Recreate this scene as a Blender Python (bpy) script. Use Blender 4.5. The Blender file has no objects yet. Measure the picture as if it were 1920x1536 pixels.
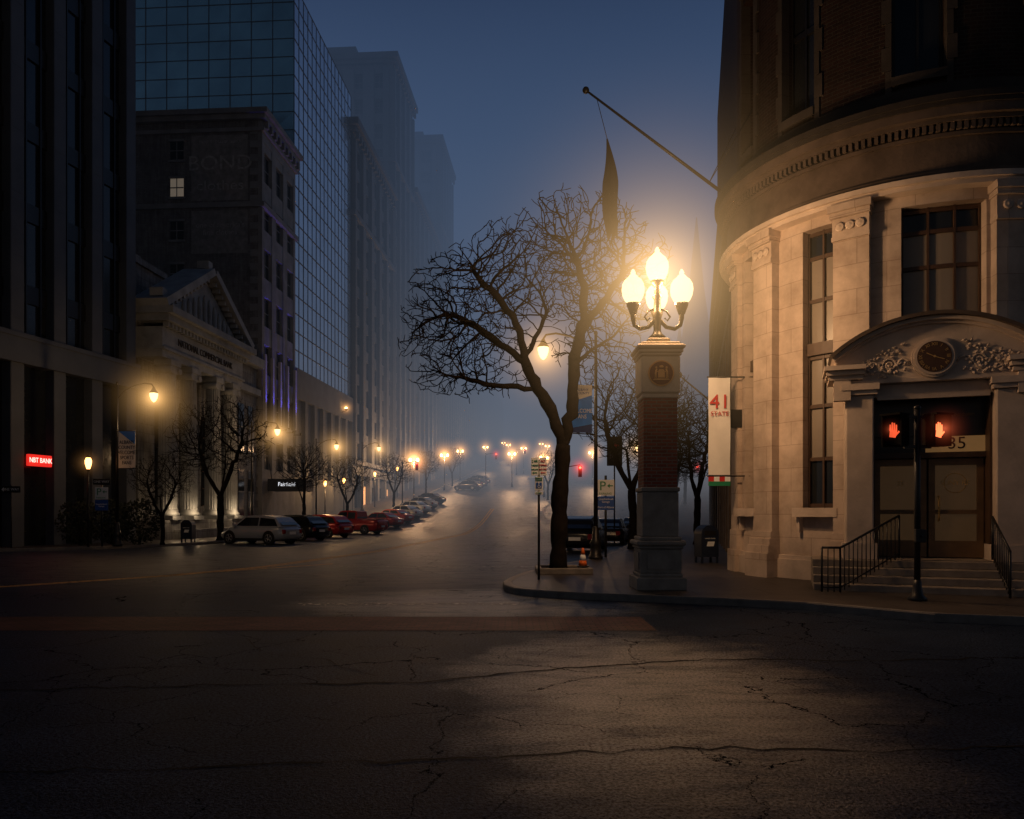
import bpy, math, random
import numpy as np
from mathutils import Vector, Matrix
random.seed(4); rng=np.random.default_rng(11)
S=bpy.context.scene
S.view_settings.view_transform='Standard'; S.view_settings.look='None'; S.view_settings.exposure=0
COL=S.collection
R=math.radians
def T(x,y,z): return Matrix.Translation((x,y,z))
def RZ(a): return Matrix.Rotation(a,4,'Z')
RX90=Matrix.Rotation(R(90),4,'X')
SA=-0.0635
U=(math.sin(0.0635),math.cos(0.0635)); N=(math.cos(0.0635),-math.sin(0.0635))
def h(y):
    y=min(y,330); t=y-58
    if t<0: return 0.0
    return 0.108*t*t/48 if t<24 else 0.108*(t-12)
# ---------------------------------------------------------------- materials
class NT:
    def __init__(s,name):
        s.m=bpy.data.materials.new(name); s.m.use_nodes=True; s.t=s.m.node_tree
        s.b=s.t.nodes['Principled BSDF']; s.out=s.t.nodes['Material Output']
        s.tc=s.t.nodes.new('ShaderNodeTexCoord'); s.obj=s.tc.outputs['Object']
    def n(s,ty,**k):
        nd=s.t.nodes.new(ty)
        for a,v in k.items(): setattr(nd,a,v)
        return nd
    def l(s,a,b): s.t.links.new(a,b)
    def noise(s,scale,detail=3,rough=.5,vec=None):
        nd=s.n('ShaderNodeTexNoise'); nd.inputs['Scale'].default_value=scale; nd.inputs['Detail'].default_value=detail
        nd.inputs['Roughness'].default_value=rough
        s.l(vec or s.obj,nd.inputs['Vector']); return nd.outputs['Fac']
    def math(s,op,a,b=None,c=None):
        nd=s.n('ShaderNodeMath',operation=op)
        for i,v in enumerate((a,b,c)):
            if v is None: continue
            if isinstance(v,(int,float)): nd.inputs[i].default_value=v
            else: s.l(v,nd.inputs[i])
        return nd.outputs[0]
    def smooth(s,v,a,b):
        nd=s.n('ShaderNodeMapRange',interpolation_type='SMOOTHSTEP'); s.l(v,nd.inputs[0]); nd.inputs[1].default_value=a; nd.inputs[2].default_value=b; return nd.outputs[0]
    def ramp(s,fac,stops):
        nd=s.n('ShaderNodeValToRGB'); e=nd.color_ramp.elements
        e[0].position=stops[0][0]; e[0].color=(*stops[0][1],1)
        e[1].position=stops[-1][0]; e[1].color=(*stops[-1][1],1)
        for p,c in stops[1:-1]:
            x=e.new(p); x.color=(*c,1)
        s.l(fac,nd.inputs[0]); return nd.outputs[0]
    def mix(s,f,a,b,mode='MIX'):
        nd=s.n('ShaderNodeMix',data_type='RGBA',blend_type=mode)
        for i,v in ((0,f),(6,a),(7,b)):
            if isinstance(v,(int,float)): nd.inputs[i].default_value=v
            elif isinstance(v,tuple): nd.inputs[i].default_value=(*v,1)
            else: s.l(v,nd.inputs[i])
        return nd.outputs[2]
    def bump(s,hgt,strength,dist=.02):
        nd=s.n('ShaderNodeBump'); nd.inputs['Strength'].default_value=strength; nd.inputs['Distance'].default_value=dist
        s.l(hgt,nd.inputs['Height']); s.l(nd.outputs[0],s.b.inputs['Normal'])
def mat(name,c,var=.25,scale=2.5,rough=.8,bump=.25,bscale=25,metal=0,spec=.4,emis=None,es=0):
    m=NT(name)
    a=tuple(x*(1-var) for x in c); b=tuple(min(1,x*(1+var)) for x in c)
    f=m.noise(scale,5,.6)
    m.l(m.ramp(f,[(.3,a),(.7,b)]),m.b.inputs['Base Color'])
    m.b.inputs['Roughness'].default_value=rough; m.b.inputs['Metallic'].default_value=metal
    m.b.inputs['Specular IOR Level'].default_value=spec
    if bump>0: m.bump(m.noise(bscale,4),bump)
    if emis:
        m.b.inputs['Emission Color'].default_value=(*emis,1); m.b.inputs['Emission Strength'].default_value=es
    return m.m
def brick(name,c1,c2,mortar,bw,rh,ms=.012,radial=0,rough=.85,bump=.5,flat=False,spec=.3,streak=0,stain=.5):
    m=NT(name); sx=m.n('ShaderNodeSeparateXYZ'); m.l(m.obj,sx.inputs[0])
    if radial: u=m.math('MULTIPLY',m.math('ARCTAN2',sx.outputs[1],sx.outputs[0]),radial)
    elif flat: u=sx.outputs[0]
    else: u=m.math('ADD',sx.outputs[0],sx.outputs[1])
    cv=m.n('ShaderNodeCombineXYZ'); m.l(u,cv.inputs[0]); m.l(sx.outputs[1] if flat else sx.outputs[2],cv.inputs[1])
    br=m.n('ShaderNodeTexBrick'); m.l(cv.outputs[0],br.inputs['Vector'])
    br.inputs['Color1'].default_value=(*c1,1); br.inputs['Color2'].default_value=(*c2,1); br.inputs['Mortar'].default_value=(*mortar,1)
    br.inputs['Scale'].default_value=1; br.inputs['Brick Width'].default_value=bw; br.inputs['Row Height'].default_value=rh
    br.inputs['Mortar Size'].default_value=ms; br.inputs['Mortar Smooth'].default_value=.3
    st=m.ramp(m.noise(1.3,6,.65),[(.3,(stain,stain*.96,stain*.93)),(.65,(1,1,1))])
    c=m.mix(1,br.outputs['Color'],st,'MULTIPLY')
    if streak:
        mp=m.n('ShaderNodeMapping'); mp.inputs['Scale'].default_value=(3,3,.25); m.l(m.obj,mp.inputs[0])
        c=m.mix(1,c,m.ramp(m.noise(1.6,5,.7,mp.outputs[0]),[(.35,(.6,.57,.55)),(.6,(1,1,1))]),'MULTIPLY')
    m.l(c,m.b.inputs['Base Color'])
    m.b.inputs['Roughness'].default_value=rough; m.b.inputs['Specular IOR Level'].default_value=spec
    hh=m.math('SUBTRACT',m.math('MULTIPLY',m.noise(22,4),.5),br.outputs['Fac'])
    m.bump(hh,bump,.012); return m.m
def glow(name,c,es):
    m=NT(name); m.b.inputs['Base Color'].default_value=(*c,1)
    m.b.inputs['Emission Color'].default_value=(*c,1); m.b.inputs['Emission Strength'].default_value=es; return m.m
def globe_mat(name,c,es,tr=.5):
    m=NT(name); m.t.nodes.remove(m.b); em=m.n('ShaderNodeEmission'); em.inputs[0].default_value=(*c,1); em.inputs[1].default_value=es
    t=m.n('ShaderNodeBsdfTransparent'); mx=m.n('ShaderNodeMixShader'); mx.inputs[0].default_value=1-tr
    m.l(t.outputs[0],mx.inputs[1]); m.l(em.outputs[0],mx.inputs[2]); m.l(mx.outputs[0],m.out.inputs['Surface']); return m.m
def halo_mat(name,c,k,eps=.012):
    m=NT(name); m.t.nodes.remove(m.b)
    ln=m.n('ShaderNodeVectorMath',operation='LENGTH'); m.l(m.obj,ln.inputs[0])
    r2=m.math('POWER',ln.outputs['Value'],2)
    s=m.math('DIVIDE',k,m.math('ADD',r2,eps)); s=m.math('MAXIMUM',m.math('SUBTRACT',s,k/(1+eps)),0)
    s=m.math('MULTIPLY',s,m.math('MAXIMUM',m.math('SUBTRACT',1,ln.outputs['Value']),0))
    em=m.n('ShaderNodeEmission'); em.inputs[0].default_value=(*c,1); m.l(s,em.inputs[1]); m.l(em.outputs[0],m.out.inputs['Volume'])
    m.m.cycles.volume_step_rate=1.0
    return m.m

stone=brick('limestone_ashlar',(.60,.50,.425),(.56,.465,.395),(.40,.32,.265),1.15,.58,.009,radial=4.6,rough=.85,bump=.22,stain=.60)
stoneP=mat('carved_limestone',(.56,.47,.40),.17,1.7,.85,.3,14)
shadestone=mat('shade_darkened_limestone',(.095,.072,.058),.4,1.2,.88,.35,14)  # limestone darkened to imitate the weak light on the upper cornice
shadedark=mat('shade_black_stone',(.035,.030,.027),.35,1.2,.9,.3,14)  # near-black shade tone painted into the top ledges; also colours the bank letters
brickR=brick('dark_brick_curved',(.036,.018,.014),(.022,.012,.010),(.045,.038,.032),.26,.09,.012,radial=4.45)
brickW=brick('dark_brick',(.036,.018,.014),(.022,.012,.010),(.038,.032,.028),.24,.08,.01)
brickP=brick('red_pier_brick',(.42,.11,.07),(.27,.075,.05),(.30,.24,.2),.22,.075,.012,stain=.7)
pierstone=mat('pier_limestone',(.72,.62,.51),.1,2,.8,.3,18)
darkstone=mat('weathered_granite',(.31,.285,.25),.25,3,.75,.35,30)
bankst=brick('bank_limestone',(.30,.31,.315),(.265,.275,.28),(.16,.165,.17),1.2,.55,.015,streak=1)
bankP=mat('bank_carved_stone',(.27,.285,.295),.25,1,.85,.3,10)
oldbrick=brick('old_brick',(.24,.23,.235),(.195,.187,.19),(.155,.15,.155),.4,.14,.012,streak=1)
oldtrim=mat('old_stone_trim',(.20,.20,.21),.25,.8,.85,.2,8)
greyst=mat('grey_stone',(.13,.138,.15),.15,.5,.8,.15,10)
paleconc=mat('pale_pier_panels',(.075,.086,.106),.15,.7,.6,.1,12)
darkglass=mat('dark_glass',(.015,.018,.022),.2,1,.12,0,1,spec=.5)
blackmetal=mat('black_metal',(.012,.012,.013),.3,6,.4,.1,30,spec=.5)
ironmat=mat('bronze_green_iron',(.045,.04,.025),.3,6,.45,.15,30,metal=.4)
frameM=mat('brown_window_frame',(.07,.04,.025),.2,5,.5,.1,30)
blind=mat('window_blind',(.25,.22,.185),.1,.8,.3,.03,10)
bark=mat('bark',(.012,.010,.009),.35,6,.9,.6,30,spec=.06)
conc=brick('pavement_slabs',(.075,.065,.06),(.062,.054,.05),(.028,.023,.02),1.5,1.5,.02,rough=.5,bump=.3,flat=True)
granite=mat('granite_kerb',(.18,.165,.15),.25,4,.6,.3,40)
pavers=brick('brick_crossing',(.115,.048,.042),(.075,.034,.03),(.03,.026,.024),.22,.11,.012,rough=.6,bump=.6,flat=True,spec=.1)
white=mat('white_sign_paint',(.78,.82,.86),.04,4,.5,0)
green=mat('green_sign_paint',(.02,.22,.11),.05,4,.5,0)
redp=mat('red_sign_paint',(.55,.03,.03),.05,4,.5,0)
blue=mat('blue_sign_paint',(.02,.09,.40),.1,4,.5,0)
bluec=mat('bright_blue_cloth',(.04,.24,.85),.15,2,.8,.1,20)
navy=mat('navy_cloth',(.02,.05,.2),.2,3,.8,.1,20)
blackp=mat('black_paint',(.01,.01,.01),.1,4,.5,0)
beige=mat('beige_panel',(.28,.18,.09),.1,2,.5,0,emis=(1,.52,.18),es=.09)  # slight emission added so the transom panel shows in the unlit doorway
gold=mat('gold_numerals',(.55,.36,.13),.1,5,.4,0,metal=.3)
dimgold=mat('dull_gold_letters',(.22,.15,.07),.1,5,.6,0)
clothw=mat('white_banner_cloth',(.78,.78,.76),.06,2,.85,.15,8)
clothd=mat('dark_flag_cloth',(.015,.013,.02),.3,4,.9,.2,10)
orange=mat('orange_plastic',(.7,.14,.02),.05,4,.5,0)
soil=mat('soil',(.03,.022,.016),.4,8,.95,.8,30)
mailblue=mat('mailbox_blue',(.012,.02,.045),.15,4,.4,.05)
tyre=mat('tyre_rubber',(.015,.015,.015),.1,5,.8,.1)
rimM=mat('alloy_rim',(.4,.4,.42),.1,5,.3,0,metal=.8)
cglass=mat('car_glass',(.01,.012,.015),.1,3,.08,0,spec=.8)
globeM=globe_mat('frosted_lit_globe',(1,.76,.38),2.1,.5)
globeS=globe_mat('frosted_street_globe',(1,.66,.26),3.2,.45)
bulbfar=glow('lit_distant_bulb',(1,.48,.14),26)
redg=glow('red_signal_light',(1,.06,.03),9)
handg=glow('orange_hand_light',(1,.15,.05),2.6)
handd=glow('dim_hand_light',(1,.12,.04),.8)
tailoff=mat('tail_lamp',(.25,.01,.01),.1,5,.2,0,spec=.6)
headoff=mat('head_lamp',(.5,.5,.5),.1,5,.15,0,spec=.7)
shopglow=glow('warm_shop_window',(1,.5,.2),.9)
litwin=glow('lit_room_window',(1,.82,.62),.08)
redsign=glow('red_lit_sign',(1,.03,.02),.75)
paleglow=glow('pale_lit_letters',(1,.6,.5),2.0)
whiteglow=glow('white_lit_letters',(.9,.93,1),1.0)
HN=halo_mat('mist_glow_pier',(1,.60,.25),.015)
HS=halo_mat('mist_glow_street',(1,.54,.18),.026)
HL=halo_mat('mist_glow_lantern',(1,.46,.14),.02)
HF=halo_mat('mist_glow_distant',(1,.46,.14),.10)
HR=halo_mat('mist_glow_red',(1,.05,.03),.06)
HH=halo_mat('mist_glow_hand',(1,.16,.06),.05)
def asphalt():
    m=NT('damp_asphalt_placed_sheen')
    sx=m.n('ShaderNodeSeparateXYZ'); m.l(m.obj,sx.inputs[0]); X,Y=sx.outputs[0],sx.outputs[1]
    big=m.noise(.22,5,.6); mid=m.noise(1.6,5,.6); fine=m.noise(60,2,.6); fine2=m.noise(34,3,.8)
    base=m.ramp(big,[(.3,(.010,.018,.036)),(.55,(.017,.027,.050)),(.75,(.025,.037,.062))])
    base=m.mix(.4,base,m.ramp(mid,[(.35,(.007,.012,.022)),(.65,(.028,.040,.066))]))
    agg=m.ramp(fine2,[(.38,(.15,.15,.15)),(.66,(2.6,2.6,2.6))])
    base=m.mix(1,base,agg,'MULTIPLY')
    def cracks(scale,th,warp,gate,off):
        dn=m.n('ShaderNodeTexNoise'); dn.inputs['Scale'].default_value=1.5; dn.inputs['Detail'].default_value=7; dn.inputs['Roughness'].default_value=.65; m.l(m.obj,dn.inputs['Vector'])
        va=m.n('ShaderNodeVectorMath',operation='MULTIPLY_ADD'); m.l(dn.outputs['Color'],va.inputs[0]); va.inputs[1].default_value=(warp,warp,0); m.l(m.obj,va.inputs[2])
        vo=m.n('ShaderNodeTexVoronoi',feature='DISTANCE_TO_EDGE'); vo.inputs['Scale'].default_value=scale; m.l(va.outputs[0],vo.inputs['Vector'])
        return m.math('MULTIPLY',m.math('LESS_THAN',vo.outputs['Distance'],th),m.math('GREATER_THAN',m.noise(off,2),gate))
    cr=m.math('MAXIMUM',cracks(.42,.0024,.9,.46,.3),cracks(1.3,.0034,.5,.55,.4))
    base=m.mix(cr,base,(.003,.003,.004))
    m.l(base,m.b.inputs['Base Color'])
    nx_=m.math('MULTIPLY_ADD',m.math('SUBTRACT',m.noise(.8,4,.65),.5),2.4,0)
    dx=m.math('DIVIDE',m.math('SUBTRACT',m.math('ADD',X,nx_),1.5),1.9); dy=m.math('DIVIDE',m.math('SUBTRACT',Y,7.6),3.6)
    rr=m.math('SQRT',m.math('ADD',m.math('MULTIPLY',dx,dx),m.math('MULTIPLY',dy,dy))); lamp_sheen=m.math('SUBTRACT',1,m.smooth(rr,.0,1.2))
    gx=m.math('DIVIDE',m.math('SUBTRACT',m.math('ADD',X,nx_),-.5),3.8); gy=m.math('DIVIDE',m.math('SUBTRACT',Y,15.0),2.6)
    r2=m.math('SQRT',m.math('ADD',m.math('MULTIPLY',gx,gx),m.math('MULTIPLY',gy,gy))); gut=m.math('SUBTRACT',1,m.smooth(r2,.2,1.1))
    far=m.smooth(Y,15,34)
    placed_sheen=m.math('MAXIMUM',m.math('MAXIMUM',lamp_sheen,gut),m.math('MULTIPLY',far,.4))  # gloss placed by hand where the pier lamplight should glisten on the road
    mp=m.n('ShaderNodeMapping'); mp.inputs['Scale'].default_value=(.8,2.6,1); m.l(m.obj,mp.inputs[0])
    patch=m.ramp(m.noise(1.1,6,.72,mp.outputs[0]),[(.38,(.15,.15,.15)),(.60,(1,1,1))])
    grain=m.ramp(fine2,[(.40,(.12,.12,.12)),(.60,(1,1,1))])
    dp=m.math('MULTIPLY',m.math('MULTIPLY',placed_sheen,patch),m.mix(far,grain,(.6,.6,.6)))
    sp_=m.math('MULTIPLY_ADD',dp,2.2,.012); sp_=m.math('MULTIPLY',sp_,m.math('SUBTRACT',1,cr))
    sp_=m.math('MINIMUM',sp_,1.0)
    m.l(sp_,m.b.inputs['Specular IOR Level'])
    ro=m.math('SUBTRACT',m.math('MULTIPLY_ADD',mid,.14,.38),m.math('MULTIPLY',lamp_sheen,.07)); m.l(ro,m.b.inputs['Roughness'])
    hh=m.math('SUBTRACT',m.math('ADD',m.math('MULTIPLY',fine,.6),fine2),m.math('MULTIPLY',cr,2))
    m.bump(hh,1.0,.011); return m.m
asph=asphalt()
# ---------------------------------------------------------------- mesh builder
class MB:
    def __init__(s): s.v=[];s.f=[];s.mi=[];s.sm=[]
    def add(s,vs,fs,m=0,smooth=False):
        o=len(s.v); s.v+=[tuple(v) for v in vs]
        for f in fs: s.f.append(tuple(i+o for i in f)); s.mi.append(m); s.sm.append(smooth)
        return s
    def box(s,x0,x1,y0,y1,z0,z1,m=0):
        v=[(x0,y0,z0),(x1,y0,z0),(x1,y1,z0),(x0,y1,z0),(x0,y0,z1),(x1,y0,z1),(x1,y1,z1),(x0,y1,z1)]
        return s.add(v,[(0,3,2,1),(4,5,6,7),(0,1,5,4),(1,2,6,5),(2,3,7,6),(3,0,4,7)],m)
    def bbox(s,x0,x1,y0,y1,z0,z1,b=.02,m=0):
        def ring(i,z): 
            return [(x0+i+b,y0+i,z),(x1-i-b,y0+i,z),(x1-i,y0+i+b,z),(x1-i,y1-i-b,z),(x1-i-b,y1-i,z),(x0+i+b,y1-i,z),(x0+i,y1-i-b,z),(x0+i,y0+i+b,z)]
        v=ring(b,z0)+ring(0,z0+b)+ring(0,z1-b)+ring(b,z1); f=[tuple(range(7,-1,-1)),tuple(range(24,32))]
        for k in range(3):
            for i in range(8): j=(i+1)%8; f.append((k*8+i,k*8+j,k*8+8+j,k*8+8+i))
        return s.add(v,f,m)
    def tube(s,pts,rs,n=8,m=0,smooth=True,caps=True):
        pts=[Vector(p) for p in pts]
        if isinstance(rs,(int,float)): rs=[rs]*len(pts)
        vs=[];fs=[]
        d0=(pts[-1]-pts[0]).normalized() if (pts[-1]-pts[0]).length>1e-6 else Vector((0,0,1))
        ref=Vector((1,0,0)) if abs(d0.x)<.8 else Vector((0,1,0))
        for i,p in enumerate(pts):
            d=(pts[min(i+1,len(pts)-1)]-pts[max(i-1,0)]); d=d.normalized() if d.length>1e-9 else d0
            a=d.cross(ref)
            if a.length<.05: a=d.cross(Vector((0,0,1)) if abs(d.z)<.8 else Vector((0,1,0)))
            a.normalize(); b=d.cross(a)
            for k in range(n):
                t=2*math.pi*k/n; vs.append(p+(a*math.cos(t)+b*math.sin(t))*rs[i])
        for i in range(len(pts)-1):
            for k in range(n):
                j=(k+1)%n; fs.append((i*n+k,i*n+j,(i+1)*n+j,(i+1)*n+k))
        s.add(vs,fs,m,smooth)
        if caps:
            o=len(s.v)-len(vs)
            s.f.append(tuple(o+k for k in range(n-1,-1,-1))); s.mi.append(m); s.sm.append(False)
            s.f.append(tuple(o+(len(pts)-1)*n+k for k in range(n))); s.mi.append(m); s.sm.append(False)
        return s
    def lathe(s,prof,n=16,m=0,c=(0,0,0),smooth=True,flute=0):
        vs=[];fs=[]
        for r,z in prof:
            for k in range(n):
                t=2*math.pi*k/n; rr=r*(1-flute*(k%2)); vs.append((c[0]+rr*math.cos(t),c[1]+rr*math.sin(t),c[2]+z))
        for i in range(len(prof)-1):
            for k in range(n): j=(k+1)%n; fs.append((i*n+k,i*n+j,(i+1)*n+j,(i+1)*n+k))
        fs.append(tuple(range(n-1,-1,-1))); fs.append(tuple((len(prof)-1)*n+k for k in range(n)))
        return s.add(vs,fs,m,smooth)
    def sector(s,R0,R1,a0,a1,z0,z1,m=0):
        n=max(1,int(abs(a1-a0)/2.5)); vs=[];fs=[]
        for i in range(n+1):
            a=R(a0+(a1-a0)*i/n); c,q=math.cos(a),math.sin(a)
            vs+=[(R0*c,R0*q,z0),(R1*c,R1*q,z0),(R1*c,R1*q,z1),(R0*c,R0*q,z1)]
        for i in range(n):
            o=i*4
            for k in range(4): fs.append((o+k,o+(k+1)%4,o+4+(k+1)%4,o+4+k))
        fs+=[(3,2,1,0),(n*4,n*4+1,n*4+2,n*4+3)]
        return s.add(vs,fs,m)
    def prism(s,poly,y0,y1,m=0,axis='Y'):
        n=len(poly)
        f=(lambda a,b,c:(a,c,b)) if axis=='Y' else ((lambda a,b,c:(c,a,b)) if axis=='X' else (lambda a,b,c:(a,b,c)))
        v=[f(a,b,y0) for a,b in poly]+[f(a,b,y1) for a,b in poly]
        return s.add(v,[tuple(range(n)),tuple(range(2*n-1,n-1,-1))]+[(i,(i+1)%n,n+(i+1)%n,n+i) for i in range(n)],m)
    def ball(s,c,rx,ry,rz,m=0,nu=8,nv=6):
        vs=[];fs=[]
        for i in range(1,nv):
            t=math.pi*i/nv
            for k in range(nu):
                p=2*math.pi*k/nu; vs.append((c[0]+rx*math.sin(t)*math.cos(p),c[1]+ry*math.sin(t)*math.sin(p),c[2]-rz*math.cos(t)))
        a=len(vs); vs+=[(c[0],c[1],c[2]-rz),(c[0],c[1],c[2]+rz)]
        for i in range(nv-2):
            for k in range(nu): j=(k+1)%nu; fs.append((i*nu+k,i*nu+j,(i+1)*nu+j,(i+1)*nu+k))
        for k in range(nu):
            j=(k+1)%nu; fs.append((a,j,k)); fs.append((a+1,(nv-2)*nu+k,(nv-2)*nu+j))
        return s.add(vs,fs,m,True)
    def mesh(s,name,mats):
        me=bpy.data.meshes.new(name); me.from_pydata(s.v,[],s.f)
        me.materials.clear()
        for q in (mats if isinstance(mats,(list,tuple)) else [mats]): me.materials.append(q)
        me.polygons.foreach_set('material_index',s.mi); me.polygons.foreach_set('use_smooth',s.sm); me.update()
        return me
    def obj(s,name,mats,parent=None,M=None):
        o=bpy.data.objects.new(name,s.mesh(name,mats)); COL.objects.link(o)
        if parent: o.parent=parent
        if M is not None: o.matrix_basis=M
        return o
def info(o,label,cat,group=None,kind=None):
    o['label']=label; o['category']=cat
    if group: o['group']=group
    if kind: o['kind']=kind
    return o
def root(name,label,cat,M,group=None):
    o=bpy.data.objects.new(name,None); COL.objects.link(o); o.empty_display_size=.3; o.matrix_basis=M
    return info(o,label,cat,group)
def clone(o,M,label=None):
    c=o.copy(); COL.objects.link(c); c.matrix_basis=M
    if label: c['label']=label
    def rec(a,b):
        for ch in a.children:
            d=ch.copy(); COL.objects.link(d); d.parent=b; d.matrix_basis=ch.matrix_basis.copy(); rec(ch,d)
    rec(o,c); return c
def struct(o,kind='structure'): o['kind']=kind; return o
def text(body,size,mt,parent,M,name='lettering',ext=.004,sx=1):
    cu=bpy.data.curves.new('txt','FONT'); cu.body=body; cu.size=size; cu.extrude=ext; cu.align_x='CENTER'; cu.align_y='CENTER'; cu.resolution_u=3
    tmp=bpy.data.objects.new('txt',cu); COL.objects.link(tmp); dg=bpy.context.evaluated_depsgraph_get(); dg.update()
    me=bpy.data.meshes.new_from_object(tmp.evaluated_get(dg)); bpy.data.objects.remove(tmp)
    me.materials.clear(); me.materials.append(mt); me.transform(Matrix.Diagonal((sx,1,1,1)))
    o=bpy.data.objects.new(name,me); COL.objects.link(o)
    if parent: o.parent=parent
    o.matrix_basis=M; return o
def TF(x,y,z): return T(x,y,z)@RX90
def TX(x,y,z): return T(x,y,z)@RZ(R(90))@RX90
_hm={}
def halo(parent,c,r,m):
    if m.name not in _hm:
        mb=MB(); mb.ball((0,0,0),1,1,1,0,20,14); _hm[m.name]=mb.mesh('lamp_glow',m)
    o=bpy.data.objects.new('lamp_glow',_hm[m.name]); COL.objects.link(o); o.parent=parent; o.matrix_basis=T(*c)@Matrix.Scale(r,4); return o
_ld={}
def light(parent,c,energy,size=.1,col=(1,.55,.22)):
    k=(energy,size,col)
    if k not in _ld:
        l=bpy.data.lights.new('bulb','POINT'); l.energy=energy; l.shadow_soft_size=size; l.color=col; _ld[k]=l
    o=bpy.data.objects.new('bulb_light',_ld[k]); COL.objects.link(o); o.parent=parent; o.matrix_basis=T(*c); return o
# ---------------------------------------------------------------- ground
ys=[-80,-30,-10,0,6,10,14,18,22,28,36,46,54]+list(range(58,84,2))+list(range(84,331,12))+[330,420,700,1500]
mb=MB(); vs=[];fs=[]; xs=[-900,-200,-60,-20,0,20,60,200,900]
for y in ys:
    for x in xs: vs.append((x,y,h(y)))
nx=len(xs)
for i in range(len(ys)-1):
    for k in range(nx-1): fs.append((i*nx+k,i*nx+k+1,(i+1)*nx+k+1,(i+1)*nx+k))
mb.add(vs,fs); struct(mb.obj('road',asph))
def interp(y,tab):
    for (a,b),(c,d) in zip(tab,tab[1:]):
        if y<=c: return b+(d-b)*(y-a)/(c-a)
    return tab[-1][1]
def pavement(tab,xfar,side,name):
    yy=sorted(set([t[0] for t in tab]+[y for y in ys if tab[0][0]<y<tab[-1][0]]))
    top=MB();k=MB();v=[];f=[];kv=[];kf=[]
    for i,y in enumerate(yy):
        x=interp(y,tab); z=h(y)+.14; d=1 if side>0 else -1
        v+=[(x+d*.17,y,z),(xfar,y,z)]
        kv+=[(x,y,z-.2),(x,y,z-.02),(x+d*.02,y,z+.004),(x+d*.2,y,z+.004)]
    for i in range(len(yy)-1):
        f.append((2*i,2*i+1,2*i+3,2*i+2))
        for q in range(3): kf.append((4*i+q,4*i+q+1,4*i+5+q,4*i+4+q))
    top.add(v,f); struct(top.obj(name,conc)); k.add(kv,kf); struct(k.obj('kerb',granite))
rtab=[(11.3,40),(11.5,13),(11.75,8.3),(12.2,6.9),(13.0,6.1),(13.7,5.4),(14.3,4.2),(14.8,2.9),(15.3,1.5),(15.8,.55),(16.3,.05),(17,-.18),(17.8,-.22),(19,-.05),(20.5,.3),(22.5,.95),(24.2,1.7),(26,2.55),(30,3.9),(34,5.0),(42,7.2),(62,12.5),(90,20),(150,36),(330,84)]
ltab=[(30,-60),(31.5,-32),(33.2,-24.5),(34.5,-21.6),(36,-19.7),(38,-18.3),(40.5,-17.2),(43,-16.65),(330,1.6)]
pavement(rtab,140,1,'pavement'); pavement(ltab,-160,-1,'pavement')
def strip(pts,w,name,m,dz=.006,jit=0):
    mb=MB();v=[];f=[]
    P=[]
    for a,b in zip(pts,pts[1:]):
        n=max(1,int(math.hypot(b[1]-a[1],(b[0]-a[0])*(1 if jit else 0))/(.18 if jit else 3))); P+=[(a[0]+(b[0]-a[0])*i/n+random.gauss(0,jit),a[1]+(b[1]-a[1])*i/n+random.gauss(0,jit)) for i in range(n)]
    P.append(pts[-1])
    for i,p in enumerate(P):
        a=P[max(i-1,0)];b=P[min(i+1,len(P)-1)]; dx,dy=b[0]-a[0],b[1]-a[1]; L=math.hypot(dx,dy); ww=w*(random.uniform(.3,1.6) if jit else 1); nx_,ny=-dy/L*ww/2,dx/L*ww/2
        v+=[(p[0]+nx_,p[1]+ny,h(p[1]+ny)+dz),(p[0]-nx_,p[1]-ny,h(p[1]-ny)+dz)]
    for i in range(len(P)-1): f.append((2*i,2*i+1,2*i+3,2*i+2))
    mb.add(v,f); return struct(mb.obj(name,m))
def paint(name,c,thr):
    m=NT(name); m.b.inputs['Base Color'].default_value=(*c,1); m.b.inputs['Roughness'].default_value=.6
    f=m.noise(7,6,.7); tr=m.n('ShaderNodeBsdfTransparent'); mx=m.n('ShaderNodeMixShader')
    k=m.ramp(f,[(thr-.06,(0,0,0)),(thr+.06,(1,1,1))]); m.l(k,mx.inputs[0]); m.l(tr.outputs[0],mx.inputs[1]); m.l(m.b.outputs[0],mx.inputs[2]); m.l(mx.outputs[0],m.out.inputs['Surface']); return m.m
yel=paint('worn_yellow_paint',(.65,.33,.06),.42); wht=paint('worn_white_paint',(.3,.3,.3),.53)
tar=mat('tar_seam',(.002,.002,.002),.2,5,.75,.3,40,spec=.1)
strip([(-22,12.05),(-8,12.05),(2.2,12.05)],1.5,'brick_crossing',pavers,.004)
for off in (0,.28):
    strip([(-17+off,14.6),(-12.3+off,18),(-9.8+off,21),(-8.2+off,24.5)],.16,'road_marking',yel)
    strip([(-8.2+off,24.5),(-6.3+off,34),(-4+off,60),(-2.5+off,90)],.14,'road_marking',yel)
strip([(-10.2,20.6),(-6.2,25.8)],.14,'road_marking',yel)
strip([(-4.2,14.5),(.1,14.6)],.35,'road_marking',wht); strip([(-6,24.6),(.7,24.4)],.3,'road_marking',wht)
for i in range(7): strip([(-4.8+i*.65,37.5),(-4.0+i*.65,42)],.3,'road_marking',wht)
for i in range(6): strip([(-2.2+i*.8,52),(-1.6+i*.8,56)],.3,'road_marking',wht)
strip([(-8.5,36.5),(2,36.2)],.15,'road_marking',wht)
strip([(-5.5,7.5),(-3,7.75),(-1,7.9),(.6,8.6),(2.4,9.1),(4.5,9.0),(7,9.3)],.035,'road_crack',tar,.005,.03)
strip([(-3.8,10.6),(-3.2,9.5),(-2.2,9.0),(-1.5,8.2)],.014,'road_crack',tar,.0055,.03)
strip([(-6,5.05),(-3,5.2),(0,5.5),(1.5,5.7),(3,5.6),(5,5.8)],.025,'road_crack',tar,.005,.03)
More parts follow.
